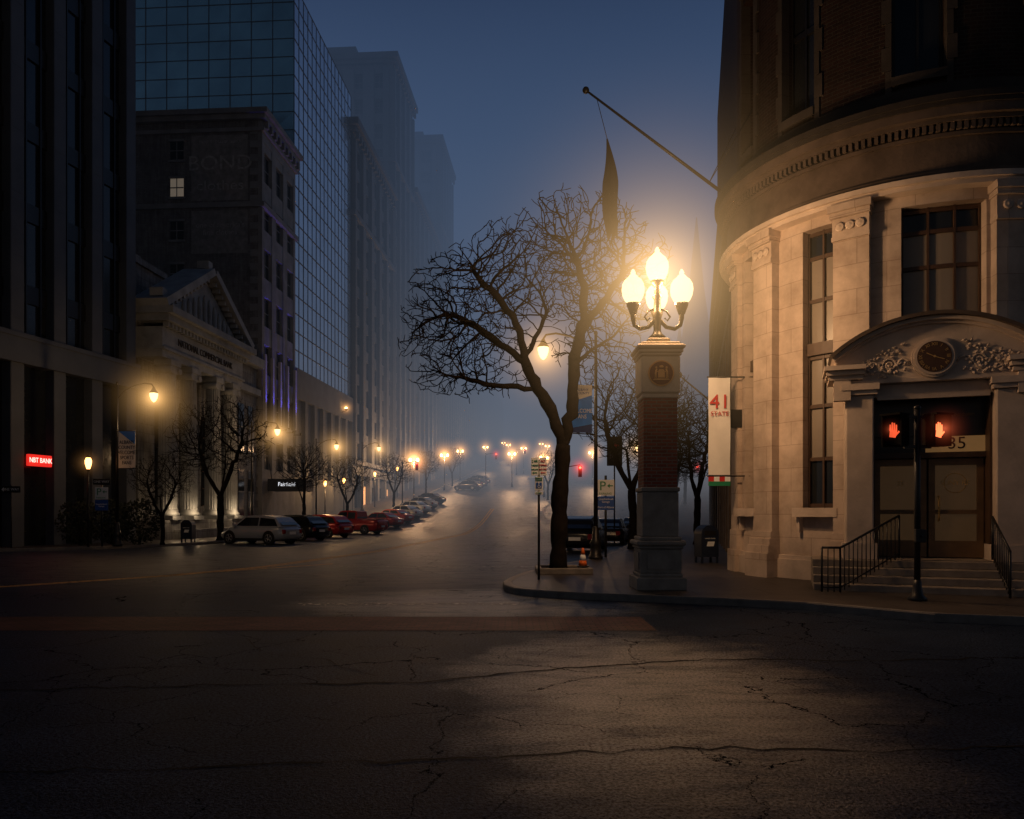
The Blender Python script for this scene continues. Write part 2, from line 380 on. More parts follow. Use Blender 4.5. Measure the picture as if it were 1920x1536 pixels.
# ---------------------------------------------------------------- fog & world
def fog():
    m=NT('street_fog'); m.t.nodes.remove(m.b)
    sx=m.n('ShaderNodeSeparateXYZ'); m.l(m.obj,sx.inputs[0])
    mr=m.smooth(sx.outputs[1],48,112)
    dz=m.math('POWER',2.718,m.math('MULTIPLY',sx.outputs[2],-1/120))
    dens=m.math('MULTIPLY',m.math('MULTIPLY',mr,dz),.0185)
    zc=m.math('MULTIPLY',sx.outputs[2],.01)
    col=m.ramp(zc,[(0,(.155,.155,.172)),(.08,(.145,.152,.178)),(.18,(.108,.128,.168)),(.32,(.080,.108,.165)),(.55,(.058,.093,.168)),(.8,(.032,.058,.122)),(1,(.016,.032,.08))])
    ab=m.n('ShaderNodeVolumeAbsorption'); ab.inputs[0].default_value=(0,0,0,1); m.l(dens,ab.inputs[1])
    em=m.n('ShaderNodeEmission'); m.l(col,em.inputs[0]); m.l(dens,em.inputs[1])
    ad=m.n('ShaderNodeAddShader'); m.l(ab.outputs[0],ad.inputs[0]); m.l(em.outputs[0],ad.inputs[1]); m.l(ad.outputs[0],m.out.inputs['Volume'])
    m.m.cycles.volume_step_rate=1.0; return m.m
mb=MB(); mb.box(-260,260,47,480,-3,125); struct(mb.obj('fog',fog()))
W=bpy.data.worlds.new('World'); S.world=W; W.use_nodes=True; wt=W.node_tree; bg=wt.nodes['Background']
tc=wt.nodes.new('ShaderNodeTexCoord'); sp=wt.nodes.new('ShaderNodeSeparateXYZ'); wt.links.new(tc.outputs['Generated'],sp.inputs[0])
def wramp(st):
    cr=wt.nodes.new('ShaderNodeValToRGB'); e=cr.color_ramp.elements
    e[0].position=0;e[0].color=(*st[0][1],1);e[1].position=1;e[1].color=(*st[-1][1],1)
    for p,c in st[1:-1]: q=e.new(p); q.color=(*c,1)
    wt.links.new(sp.outputs[2],cr.inputs[0]); return cr.outputs[0]
up=wramp([(0,(.13,.14,.16)),(.15,(.15,.175,.215)),(.27,(.150,.200,.290)),(.36,(.108,.165,.280)),(.45,(.048,.090,.185)),(.57,(.012,.026,.068)),(1,(.004,.007,.016))])
tn=wramp([(0,(.088,.078,.072)),(.2,(.058,.056,.060)),(.4,(.016,.024,.038)),(.6,(.006,.012,.022)),(1,(.004,.007,.016))])
mr=wt.nodes.new('ShaderNodeMapRange'); wt.links.new(sp.outputs[1],mr.inputs[0]); mr.inputs[1].default_value=-.25; mr.inputs[2].default_value=.15
mx=wt.nodes.new('ShaderNodeMix'); mx.data_type='RGBA'; wt.links.new(mr.outputs[0],mx.inputs[0]); wt.links.new(tn,mx.inputs[6]); wt.links.new(up,mx.inputs[7])
wt.links.new(mx.outputs[2],bg.inputs[0]); bg.inputs[1].default_value=1
# ---------------------------------------------------------------- left buildings
def SM(D,s,z=0): return T(s*U[0]+D*N[0],s*U[1]+D*N[1],z)@RZ(SA)
def facade(mb,face,u0,u1,z0,z1,nb,nf,pw,sh,dep,m=0):
    op=[]; bw=(u1-u0)/nb; fh=(z1-z0)/nf
    def B(a,b,c,d,dd):
        if face=='X': mb.box(-dep,-dep+dd,a,b,c,d,m)
        else: mb.box(a,b,dep-dd,dep,c,d,m)
    for i in range(nb+1):
        c=u0+i*bw; B(max(u0,c-pw/2),min(u1,c+pw/2),z0,z1,dep)
    for j in range(nf+1):
        c=z0+j*fh
        for i in range(nb): B(u0+i*bw+pw/2,u0+(i+1)*bw-pw/2,max(z0,c-sh/2),min(z1,c+sh/2),dep-.04)
    for j in range(nf):
        for i in range(nb): op.append((u0+(i+.5)*bw,z0+(j+.5)*fh,bw-pw,fh-sh))
    return op
def windows(parent,face,ops,dep,lit=(),maxn=100):
    if not ops: return
    w,hh=ops[0][2],ops[0][3]
    mb=MB(); fr=.07
    mb.box(-w/2,w/2,-.02,.02,-hh/2,hh/2,0)
    for a,b,c,d in ((-w/2,-w/2+fr,-hh/2,hh/2),(w/2-fr,w/2,-hh/2,hh/2),(-w/2+fr,w/2-fr,-hh/2,-hh/2+fr),(-w/2+fr,w/2-fr,hh/2-fr,hh/2),(-w/2+fr,w/2-fr,-fr/2,fr/2),(-fr/3,fr/3,fr/2,hh/2-fr),(-fr/3,fr/3,-hh/2+fr,-fr/2)):
        mb.box(a,b,-.06,-.021,c,d,1)
    me=mb.mesh('window',[darkglass,oldtrim]); me2=me.copy(); me2.materials[0]=litwin
    for k,(u,z,_,_) in enumerate(ops[:maxn]):
        o=bpy.data.objects.new('window',me2 if k in lit else me); COL.objects.link(o); o.parent=parent
        o.matrix_basis=(T(-dep+.03,u,z)@RZ(R(90))) if face=='X' else T(u,dep-.03,z)
OM=T(-21.9,43.3,0)@RZ(R(-12.5))
ob=root('office_building','tall dark office building with pale stone piers','building',OM)
mb=MB(); mb.box(-25,-.35,-24,0,0,50); mb.obj('wall',darkglass,ob)
for t in (.45,3,5.5,8,10.5,13,15.5,18,20.5):
    p=MB(); wdt=.75
    p.box(-.6,.15,-t-wdt/2,-t+wdt/2,10.35,50)
    p.box(-.6,.15,-t-wdt/2,-t+wdt/2,0.1,8.9); 
    for z in range(2,50,3):
        if not 8.5<z<10.5: p.box(.15,.16,-t-wdt/2+.03,-t+wdt/2-.03,z,z+2.94)
    p.obj('pier',paleconc,ob)
mb=MB(); mb.box(-.6,.3,-24,.1,8.9,10.35); mb.box(.3,.36,-24,.1,10.1,10.3); mb.obj('stone_band',paleconc,ob)
mb=MB()
for t in np.arange(.45,20,2.5):
    for q in (.85,1.7): mb.box(-.4,-.2,-t-q-.04,-t-q+.04,10.35,50)
    for z in range(12,50,4): mb.box(-.38,-.25,-t-2.1,-t-.4,z,z+.9)
mb.obj('mullion',blackmetal,ob)
mb=MB(); mb.box(-8,-.2,-.2,0.05,.1,50); mb.obj('end_wall',greyst,ob)
sg=root('bank_sign','red illuminated bank sign with pale letters on dark facade','sign',OM@T(.32,-6.9,4.3))
mb=MB(); mb.bbox(-.12,.06,-.68,.68,-.28,.28,.02); mb.obj('sign_box',redsign,sg)
text('NBT BANK',.34,paleglow,sg,TX(.07,0,0),sx=.8)
# neoclassical bank
bk=root('bank_building','neoclassical stone bank with columns and triangular pediment','building',SM(-24,43.2))
mb=MB(); mb.box(-22,-1.2,0,11.2,0,13.2); mb.box(-1.2,.5,0,11.2,0,1.3); mb.box(.5,1.1,1,10.2,0,.7); mb.box(-22,-.4,11.2,15.6,0,13.3); mb.obj('wall',bankst,bk)
mb=MB(); mb.box(-22,.35,-.05,11.25,11.1,12.9); mb.box(-22,.5,-.1,11.3,11.55,11.7); mb.box(-22,.9,-.3,11.5,13.2,13.6); mb.box(-22,1.25,-.5,11.7,13.6,14.0)
for i in range(26): mb.box(.35,.7,-.0+i*.44,.2+i*.44,12.9,13.2)
mb.box(-22,.3,11.75,15.6,13.3,14.0); mb.box(-22,.0,11.75,15.6,11.1,11.6)
mb.obj('entablature',bankP,bk)
mb=MB(); mb.prism([(.2,14.0),(11,14.0),(5.6,17.4)],-1.2,.25,0,'X')
def rake(a,b,t,x0,x1):
    d=Vector((b[0]-a[0],b[1]-a[1])).normalized(); n=Vector((-d.y,d.x))*t
    if n.y<0:n=-n
    mb.prism([a,b,(b[0]+n.x,b[1]+n.y),(a[0]+n.x,a[1]+n.y)],x0,x1,0,'X')
rake((-.5,14.0),(5.6,17.7),.45,-1.2,1.0); rake((11.7,14.0),(5.6,17.7),.45,-1.2,.99)
for i in range(12):
    t=i/12; mb.box(.25,.75,-.1+5.5*t,.12+5.5*t,13.95+3.4*t,14.2+3.4*t); mb.box(.25,.75,11.1-5.5*t,11.3-5.5*t,13.95+3.4*t,14.2+3.4*t)
mb.box(-3,-1.3,-.3,11.5,14.0,14.6)
for y in np.arange(2.6,9,.7):
    hgt=3.2*(1-abs(y-5.6)/5.4); mb.ball((.28,y,14.2+hgt*.35),.14,.22,hgt*.3+.12,0,8,6)
for y,z in ((-.2,14.6),(5.6,18.1),(11.4,14.6)): mb.box(-.2,.6,y-.28,y+.28,z,z+.5)
mb.obj('pediment',bankP,bk)
mb=MB(); mb.box(-14,-3.2,.6,6.5,14,17.8); mb.box(-14.2,-3.0,.4,6.7,17.8,18.2); mb.box(-12,-4.5,1.2,6,18.2,19.2); mb.obj('attic',bankst,bk)
for y in (1.3,3.9,7.3,9.9):
    c=MB(); c.box(-.75,.65,y-.7,y+.7,1.3,1.55); c.lathe([(.68,1.55),(.7,1.7),(.6,1.8),(.6,1.95)],24,0,(-.05,y,0)); c.lathe([(.56,1.95),(.56,4),(.53,7),(.47,10.3)],40,0,(-.05,y,0),False,.07)
    c.box(-.6,.5,y-.6,y+.6,10.75,11.1); c.box(-.5,.42,y-.5,y+.5,10.3,10.75)
    for dy in (-.5,.5): c.tube([(-.55,y+dy,10.5),(.5,y+dy,10.5)],.2,12)
    c.obj('column',bankP,bk)
    lo=light(bk,(.9,y-.6,1.9),30,.1,(1,.68,.38))
text('NATIONAL COMMERCIAL BANK',.62,shadedark,bk,TX(.37,5.6,12.3),'lettering',.02,.85)
for yy,z0,z1 in ((2.6,2.2,8.5),(5.6,1.4,9),(8.6,2.2,8.5)):
    w=MB(); w.box(-1.19,-1.12,yy-.7,yy+.7,z0,z1,0); 
    for zz in np.arange(z0,z1,1.2): w.box(-1.12,-1.08,yy-.7,yy+.7,zz,zz+.08,1)
    w.box(-1.12,-1.07,yy-.04,yy+.04,z0,z1,1); w.obj('window',[darkglass,frameM],bk)
for yy in (12.6,14.4):
    for z0 in (1.5,6.5,):
        w=MB(); w.box(-.39,-.33,yy-.5,yy+.5,z0,z0+3.6,0); w.box(-.33,-.28,yy-.5,yy+.5,z0+1.8,z0+1.9,1); w.box(-.33,-.25,yy-.65,yy+.65,z0-.2,z0,1); w.obj('window',[darkglass,bankP],bk)
# old brick building
bb=root('brick_building','old brick commercial building with faded painted wall signs','building',SM(-24,59.0))
HB=33.5
mb=MB(); mb.box(-34,-.35,.3,7.6,0,HB,0); mb.box(-34,-.35,0,.3,0,HB,0)
ops=facade(mb,'X',0,7.6,4.5,HB-1.6,3,7,.9,1.5,.35,1); mb.box(-.35,0,0,7.6,0,4.5,1); mb.box(-.35,0,0,7.6,HB-1.6,HB,1)
for z in np.arange(.5,HB-1,1.1): mb.box(-1.0,-.36,-.04,0,z,z+.55,1)
mb.obj('wall',[oldbrick,oldtrim],bb)
mb=MB(); mb.box(-34,.35,-.35,7.8,HB,HB+.4); mb.box(-34,.6,-.55,8.0,HB+.4,HB+.8); mb.box(-34,.2,-.15,7.8,26.5,26.9); mb.box(-34,.2,-.15,7.8,HB-.9,HB-.6)
for i in range(9): mb.box(0,.4,.2+i*.9,.5+i*.9,HB-.6,HB)
mb.obj('cornice',oldtrim,bb)
windows(bb,'X',ops,.35)
for z,lit in ((31.2,0),(28.2,1),(24.7,0),(21.2,0)):
    for x in (-7.1,-13.5):
        w=MB(); w.box(x-.55,x+.55,-.03,.0,z-.75,z+.75,0); 
        for a,b,c,d in ((x-.65,x+.65,z+.75,z+.93),(x-.68,x+.68,z-.93,z-.75)): w.box(a,b,-.14,0,c,d,1)
        w.box(x-.55,x+.55,-.07,-.03,z-.04,z+.04,1); w.box(x-.03,x+.03,-.07,-.03,z-.75,z-.04,1); w.box(x-.03,x+.03,-.07,-.03,z+.04,z+.75,1)
        w.obj('window',[litwin if (lit and x==-7.1) else darkglass,oldtrim],bb)
ghost=mat('faded_wall_paint',(.34,.33,.33),.45,3,.9,0)
mb=MB(); mb.box(-5.9,-1.2,-.006,0,27.1,32.4,0); mb.box(-5.9,-1.2,-.006,0,22.8,26.3,0); mb.obj('painted_panel',mat('faded_panel_paint',(.22,.21,.21),.35,2,.9,0),bb)
text('two trouser suits',.5,ghost,bb,TF(-3.5,-.012,31.9),'painted_lettering',.002)
text('BOND',1.7,ghost,bb,TF(-3.5,-.012,30.1),'painted_lettering',.002,1.1)
text('clothes',1.15,ghost,bb,TF(-3.5,-.012,28.3),'painted_lettering',.002,1.2)
text('one of america\'s\nfine clothes',.62,ghost,bb,TF(-3.5,-.012,24.8),'painted_lettering',.002)
bluest=mat('facade_fin_stone',(.35,.35,.37),.15,1,.8,.2,10)
for i,y in enumerate((.3,1.9,3.6,5.3,7.2)):
    sl=bpy.data.lights.new('facade_uplight','SPOT'); sl.energy=1300; sl.color=(.10,.09,1); sl.spot_size=R(16); sl.spot_blend=.6; sl.shadow_soft_size=.04
    lo=bpy.data.objects.new('blue_uplight',sl); COL.objects.link(lo); lo.parent=bb; lo.matrix_basis=T(.62,y,9.0)@Matrix.Rotation(R(180),4,'X')@Matrix.Rotation(R(6),4,'Y')
    f=MB(); f.lathe([(.07,8.7),(.09,8.8),(.09,8.92)],10,0,(.62,y,0)); f.box(0,.6,y-.03,y+.03,8.72,8.79); f.obj('uplight_fixture',blackmetal,bb)
    f=MB(); f.box(.0,.22,y-.16,y+.16,9.2,14.6); f.obj('facade_fin',bluest,bb)
# glass tower
gt=root('glass_tower','blue mirrored glass office tower with gridded panes','building',SM(-24.15,66.7))
HT=50; Z0=15
glassX=mat('mirror_glass_street',(.66,.72,.80),.12,.2,.24,0,1,metal=.9)
glassY=mat('mirror_glass_side',(.42,.72,.88),.2,.25,.15,0,1,metal=.85)  # same glass with its own teal tint imitating the darker reflection on this face
L=18.6
def panes(mb,face,u0,u1,nu,nz,jt):
    du=(u1-u0)/nu; dz=(HT-Z0)/nz
    for i in range(nu):
        for j in range(nz):
            q=[random.uniform(-jt,jt) for _ in range(4)]
            a,b=u0+i*du,u0+(i+1)*du; c,d=Z0+j*dz,Z0+(j+1)*dz
            if face=='X': v=[(q[0],a,c),(q[1],b,c),(q[2],b,d),(q[3],a,d)]
            else: v=[(a,q[0],c),(b,q[1],c),(b,q[2],d),(a,q[3],d)]
            mb.add(v,[(0,1,2,3)])
mb=MB(); panes(mb,'X',0,L,15,21,.004); mb.obj('curtain_wall',glassX,gt)
mb=MB(); panes(mb,'Y',-40,0,20,21,.014); mb.obj('curtain_wall',glassY,gt)
mb=MB()
for i in range(16): y=i*L/15; mb.box(-.02,.035,y-.03,y+.03,Z0,HT)
for j in range(22): z=Z0+j*(HT-Z0)/21; mb.box(-.02,.03,0,L,z-.05,z+.05)
mb.obj('mullion',mat('grey_mullions',(.05,.06,.075),.1,3,.6,0),gt)
mb=MB()
for i in range(21): x=-40+i*2; mb.box(x-.03,x+.03,-.06,.02,Z0,HT)
for j in range(22): z=Z0+j*(HT-Z0)/21; mb.box(-40,-.04,-.045,.02,z-.03,z+.03)
mb.obj('mullion',mat('dark_mullions',(.05,.07,.09),.1,3,.5,0),gt)
mb=MB(); mb.box(-40,-.1,.1,L,0,HT-.05); mb.box(-40,.3,-.1,L+.1,12.2,Z0-.05); mb.box(-40,.15,-.1,L,0,5)
for i in range(8): y=i*L/7; mb.box(-.1,.25,y-.35,y+.35,5,12.2)
mb.obj('podium',greyst,gt)
def block(label,D,s0,s1,H,nb,nf,width=30,yface=None,m=greyst,crown=True):
    z0=h(s0)-1
    b=root('commercial_building',label,'building',SM(D,s0)); L=s1-s0
    mb=MB(); dep=.6; mb.box(-width,-dep,dep,L,z0,H)
    g=z0+6.5
    ops=facade(mb,'X',0,L,g,H-1,nb,nf,L/nb*.45,(H-1-g)/nf*.38,dep)
    for i in range(nb+1):
        y=i*L/nb; mb.box(0,.35,max(0,y-L/nb*.16),min(L,y+L/nb*.16),g+.7,H-1.2)
    mb.box(-dep,0,0,L,z0,z0+1.2)
    for i in range(nb+1): y=i*L/nb; mb.box(-dep,.05,max(0,y-.5),min(L,y+.5),z0+1.2,g-1)
    mb.box(-dep,.1,0,L,g-1,g); mb.box(-dep,0,0,L,H-1,H)
    oy=[]
    if yface:
        n,zf,k=yface
        oy=facade(mb,'Y',-width,-dep,zf,H-1,n,k,(width-dep)/n*.5,(H-1-zf)/k*.42,dep); mb.box(-width,-dep,0,dep,z0,zf); mb.box(-width,-dep,0,dep,H-1,H)
        for i in range(n+1):
            x=-width+i*(width-dep)/n; mb.box(max(-width,x-.8),min(-dep,x+.8),-.35,0,zf,H-1.2)
    else: mb.box(-width,-dep,0,dep,z0,H)
    mb.obj('wall',m,b)
    if crown:
        c=MB(); c.box(-width,.9,-.9,L,H,H+.8); c.box(-width,.5,-.5,L,H-.5,H-.004); c.box(-width,.45,-.45,L,H*.78,H*.78+.6); c.box(-width,.4,-.4,L,g+.2,g+.7)
        for i in range(int(L/1.2)): c.box(.36,.75,i*1.2,i*1.2+.45,H-1.3,H-.5)
        c.obj('cornice',m,b)
    windows(b,'X',ops,dep,lit=(4,)); windows(b,'Y',oy,dep)
    for i in range(nb):
        y=(i+.5)*L/nb; sh=MB(); sh.box(-dep,-dep+.1,y-L/nb/2+.6,y+L/nb/2-.6,z0+1.2,g-2.2)
        sh.obj('shop_window',[shopglow if i%3==1 else darkglass],b)
    return b
C=block('tall stone commercial building with arched base fading into fog',-24,85.5,106,46.5,5,11,yface=(6,20,6))
D_=block('taller stone tower with flat roof seen through fog',-24,106.5,121,67,4,14,width=27,yface=(9,44,6))
F_=block('foggy stone office building along the hill',-24,121.5,147,54,6,11)
E_=block('tallest stone tower with stepped top dissolving in fog',-24,148,166,76,5,16,yface=(6,50,6),width=26)
mb=MB(); mb.box(-20,-4,4,16,76,80); mb.prism([(-18,80),(-6,80),(-9,86),(-15,86)],5,15); mb.obj('stepped_crown',greyst,E_)
mb=MB(); mb.box(-20,-6,2,10,67.8,70.5); mb.obj('penthouse',greyst,D_)
s=166.5
for L_,H_ in ((16,38),(20,31),(22,40),(24,38),(30,46),(36,48)):
    block('low stone building far up the foggy hill',-24,s,s+L_,H_,5,4,crown=False); s+=L_+.5
cn=root('hotel_canopy','dark entrance canopy with white lit hotel name','canopy',SM(-20.6,60.5,4.0))
mb=MB(); mb.bbox(-3.2,0,-.9,.9,-.5,.5,.03); mb.tube([(-3.2,0,.45),(-3.4,0,1.8)],.03); mb.obj('canopy_box',blackp,cn)
text('Fairfield',.46,whiteglow,cn,TF(-1.6,-.91,.05),sx=1.0,ext=.001)
# ---------------------------------------------------------------- right corner building
CB=root('corner_building','limestone corner building with rounded facade and clocked entrance','building',T(11,21,0))
def A(g): return 242.35+g
mb=MB(); mb.lathe([(3.9,0),(3.9,24)],64,0); mb.obj('interior_core',blackp,CB)
mb=MB(); R0,R1=4.1,4.6; zt=9
def sec(b,g0,g1,z0,z1,r1=R1,r0=R0,m=0): b.sector(r0,r1,A(g0),A(g1),z0,z1,m)
for g0,g1 in ((-150,-57),(-47,-28.5),(-18,-9),(23,48),(58,150)): sec(mb,g0,g1,.1,zt)
for g0,g1 in ((-57,-47),(-28.5,-18),(48,58)): sec(mb,g0,g1,.1,1.9); sec(mb,g0,g1,8.7,zt)
sec(mb,-9,-.5,4.6,zt); sec(mb,-.5,20.7,4.6,5.9); sec(mb,-.5,20.7,8.7,zt); sec(mb,20.7,23,4.6,zt)
mb.obj('wall',stone,CB)
for g0,g1,rd in ((-17.6,-8.2,0),(-46.2,-37.6,0),(21.8,33.2,0),(-68,-60,.12),(62,74,0)):
    p=MB(); sec(p,g0,g1,1.3,8.2,4.84-rd,4.55); sec(p,g0-.6,g1+.6,.12,.75,5.06-rd*2,4.55); sec(p,g0-.45,g1+.45,.75,.95,5.0-rd*2,4.55); sec(p,g0-.35,g1+.35,.95,1.12,4.95-rd*1.6,4.55); sec(p,g0-.2,g1+.2,1.12,1.3,4.9-rd*1.2,4.55)
    sec(p,g0-.2,g1+.2,8.14,8.24,4.9-rd,4.55); sec(p,g0-.1,g1+.1,8.24,8.66,4.87-rd,4.55); sec(p,g0-.45,g1+.45,8.66,8.78,4.96-rd,4.55); sec(p,g0-.8,g1+.8,8.78,8.95,5.02-rd,4.55)
    p.obj('pilaster',stone,CB)
    for k in (.22,.5,.78):
        a=R(A(g0+(g1-g0)*k)); r=4.88-rd; q=MB(); q.lathe([(.10,0),(.11,.02),(.07,.035),(.06,.03),(.03,.06)],14); q.obj('rosette',stoneP,CB,T(r*math.cos(a),r*math.sin(a),8.45)@RZ(a)@Matrix.Rotation(R(90),4,'Y'))
mb=MB()
sec(mb,-150,-8.5,.11,.62,4.70,4.55); sec(mb,23,150,.11,.62,4.78,4.55); sec(mb,-150,-8.5,.62,.72,4.66,4.55); mb.obj('plinth',stoneP,CB)
mb=MB()
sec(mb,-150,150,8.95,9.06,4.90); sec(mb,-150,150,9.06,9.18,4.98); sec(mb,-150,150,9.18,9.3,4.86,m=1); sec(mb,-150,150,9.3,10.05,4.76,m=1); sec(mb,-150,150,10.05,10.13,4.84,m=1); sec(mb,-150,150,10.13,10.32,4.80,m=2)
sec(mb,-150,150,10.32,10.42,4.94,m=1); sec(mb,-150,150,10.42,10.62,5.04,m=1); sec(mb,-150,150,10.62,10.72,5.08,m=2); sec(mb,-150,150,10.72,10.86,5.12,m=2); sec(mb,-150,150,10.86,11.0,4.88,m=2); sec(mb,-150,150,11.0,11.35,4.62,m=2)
mb.obj('cornice',[stoneP,shadestone,shadedark],CB)
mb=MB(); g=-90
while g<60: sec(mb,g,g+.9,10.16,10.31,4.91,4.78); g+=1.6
mb.obj('dentil_course',shadestone,CB)
mb=MB(); U_=[(-62,-52),(-37,-25),(-3,11),(34,46)]
g=-150
for a,b in U_: sec(mb,g,a,11.35,24,4.5); sec(mb,a,b,11.35,11.7,4.5); sec(mb,a,b,16,24,4.5); g=b
sec(mb,g,150,11.35,24,4.5); mb.obj('upper_wall',brickR,CB)
trimM=mat('shade_darkened_trim_stone',(.05,.043,.038),.3,1.2,.9,.3,14)  # trim stone toned dark to imitate the unlit upper wall
for a,b in U_:
    q=MB()
    z=11.35; k=0
    while z<16:
        w=2.6 if k%2 else 1.6
        sec(q,a-w,a+.02,z,z+.54,4.56,4.3); sec(q,b-.02,b+w,z,z+.54,4.56,4.3); z+=.55; k+=1
    sec(q,a,b,11.5,11.7,4.62,4.2); sec(q,a-1,b+1,16.2,16.8,4.6,4.3); q.obj('stone_surround',trimM,CB)
    w=MB(); sec(w,a,b,11.7,16,4.15,4.1,0)
    for gg in (a+.3,(a+b)/2,b-.3): sec(w,gg-.35,gg+.35,11.7,16,4.21,4.15,1)
    sec(w,a,b,13.8,13.95,4.2,4.15,1); w.obj('window',[darkglass,blackmetal],CB)
mb=MB(); sec(mb,-150,150,24,25,4.9); mb.obj('roof_cornice',shadedark,CB)
def tallwin(g0,g1,z0,z1,nv,cuts,trans=None):
    w=MB()
    for a,b,mi in cuts: sec(w,g0,g1,a,b,4.3,4.2,mi)
    o=w.obj('window',[darkglass,blind],CB); f=MB()
    for i in range(nv+1):
        gg=g0+(g1-g0)*i/nv; e_=.55 if i in (0,nv) else .3
        sec(f,max(g0,gg-e_),min(g1,gg+e_),z0,z1,4.37,4.31)
    zs=[z0+.06,z1-.06]+[c[0] for c in cuts[1:]]
    for z in zs: sec(f,g0,g1,z-.045,z+.045,4.36,4.312)
    if trans: sec(f,g0,g1,trans[0],trans[1],4.45,4.32)
    f.obj('window_frame',frameM,o)
for g0,g1 in ((-28.5,-18),(-57,-47),(48,58)):
    tallwin(g0,g1,1.9,8.7,2,[(1.9,3.1,0),(3.1,4.4,1),(4.4,5.6,1),(5.6,7.0,1),(7.0,8.05,1),(8.05,8.7,0)],(5.65,5.95))
    q=MB(); sec(q,g0-1.5,g1+1.5,1.68,1.9,4.86,4.3); sec(q,g0-1,g0,1.3,1.68,4.74,4.5); sec(q,g1,g1+1,1.3,1.68,4.74,4.5); q.obj('sill',stoneP,CB)
tallwin(-.5,20.7,5.9,8.7,3,[(5.9,7.35,1),(7.35,8.15,1),(8.15,8.7,0)])
FE=249.5; fa=R(FE)
EM=T(4.6*math.cos(fa),4.6*math.sin(fa),0)@RZ(R(FE-270))
en=bpy.data.objects.new('entrance',None); COL.objects.link(en); en.parent=CB; en.matrix_basis=EM
mb=MB()
mb.bbox(-1.8,-1.22,-.5,.6,.75,4.42,.03); mb.bbox(1.12,1.7,-.5,.6,.75,4.42,.03)
for x0,x1 in ((-1.86,-1.16),(1.06,1.76)): mb.box(x0,x1,-.56,.55,.75,1.1); mb.box(x0,x1,-.58,.5,4.42,4.52); mb.box(x0-.04,x1+.04,-.64,.5,4.52,4.66)
mb.box(-1.8,1.7,-.52,.55,4.66,4.74)
mb.box(-1.22,1.12,-.3,.5,4.38,4.65)
mb.box(-1.14,1.04,-.38,-.3,4.3,4.38)
Ra,zc=3.03,3.02
def arc(r,n=28,x=2.05):
    a=math.asin(x/Ra); return [(-.05+r*math.sin(-a+2*a*i/n),zc+r*math.cos(-a+2*a*i/n)) for i in range(n+1)]
ty=[(-1.95,4.74)]+[p for p in arc(Ra-.12)]+[(1.85,4.74)]
mb.prism(ty,-.5,.5)
for r0,r1,yf in ((Ra-.16,Ra-.1,-.58),(Ra-.1,Ra-.02,-.7)):
    a=arc(r0);b=arc(r1)
    for k in range(28): mb.prism([a[k],a[k+1],b[k+1],b[k]],yf,.3)
a=arc(Ra-.02);b=arc(Ra+.06)
for k in range(28): mb.prism([a[k],a[k+1],b[k+1],b[k]],-.82,.3,1)
for x0,x1 in ((-2.25,-1.4),(1.3,2.15)):
    mb.box(x0+.1,x1-.05,-.64,.3,4.76,4.86); mb.box(x0+.05,x1-.02,-.72,.3,4.86,4.96); mb.box(x0,x1,-.82,.3,4.96,5.06)
    mb.box(x0+.2,x1-.3,-.62,-.4,4.3,4.76)
mb.obj('door_surround',[stoneP,shadestone],en)
mb=MB()
def leaf(x,z,a,l,w):
    c,s_=math.cos(a),math.sin(a); P=[]
    for u,v,dy in ((0,0,0),(.35,.5,-.02),(.7,.35,-.03),(1,0,-.01),(.7,-.35,-.03),(.35,-.5,-.02)): P.append((x+(u*l)*c-(v*w)*s_,-.51+dy,z+(u*l)*s_+(v*w)*c))
    P.append((x+.5*l*c,-.56,z+.5*l*s_)); mb.add(P,[(i,(i+1)%6,6) for i in range(6)],0)
for sgn in (-1,1):
    for k in range(90):
        t=k/90; xx=-.05+sgn*(.5+1.2*t); amp=(1-t)*.34+.06
        zz=5.12-.14*t+amp*math.sin(k*1.9)*.95
        if zz>zc+math.sqrt(max(0,(Ra-.28)**2-(xx+.05)**2)) or zz<4.8: continue
        leaf(xx,zz,random.uniform(-1.2,1.2)+(0 if sgn>0 else math.pi),random.uniform(.08,.15),random.uniform(.05,.08))
    mb.tube([(-.05+sgn*(.45+1.2*i/16),-.51,5.05-.1*i/16+.14*math.sin(i*.8)) for i in range(17)],[.025]*17,6)
    for cx,rr in ((.85,.15),(1.25,.1)): mb.tube([(-.05+sgn*(cx+rr*math.cos(i*.6)*(1-i/22)),-.515,5.05+rr*math.sin(i*.6)*(1-i/22)) for i in range(18)],[.022]*18,6)
mb.obj('carved_relief',stoneP,en)
ck=MB()
def disc(b,r,x,z,y0,y1,m=0,n=36): b.prism([(x+r*math.cos(2*math.pi*i/n),z+r*math.sin(2*math.pi*i/n)) for i in range(n)],y0,y1,m)
disc(ck,.44,-.05,5.16,-.58,-.5,0); disc(ck,.39,-.05,5.16,-.62,-.58,0); disc(ck,.335,-.05,5.16,-.632,-.62,1); 
cko=ck.obj('clock',[stoneP,mat('dark_clock_face',(.07,.038,.024),.2,4,.5,0)],en)
for i,rn in enumerate(['XII','I','II','III','IV','V','VI','VII','VIII','IX','X','XI']):
    a=R(90-30*i); text(rn,.1,gold,cko,T(-.05+.265*math.cos(a),-.636,5.16+.265*math.sin(a))@RX90@RZ(a-R(90)),'numeral',.002)
hd=MB(); hd.prism([(-.06,5.16),(-.04,5.16),(-.20,5.25),(-.21,5.235)],-.645,-.64); hd.prism([(-.06,5.17),(-.05,5.15),(.14,5.08),(.14,5.095)],-.652,-.647); disc(hd,.025,-.05,5.16,-.655,-.65,0,12); hd.obj('clock_hand',gold,cko)
bronze=mat('bronze_door',(.20,.12,.06),.2,3,.45,.1,20,metal=.2)
dglass=mat('door_glass',(.12,.085,.05),.2,2,.25,0,spec=.6,emis=(1,.52,.2),es=.02)  # faint emission added to brighten the glass in the unlit door recess
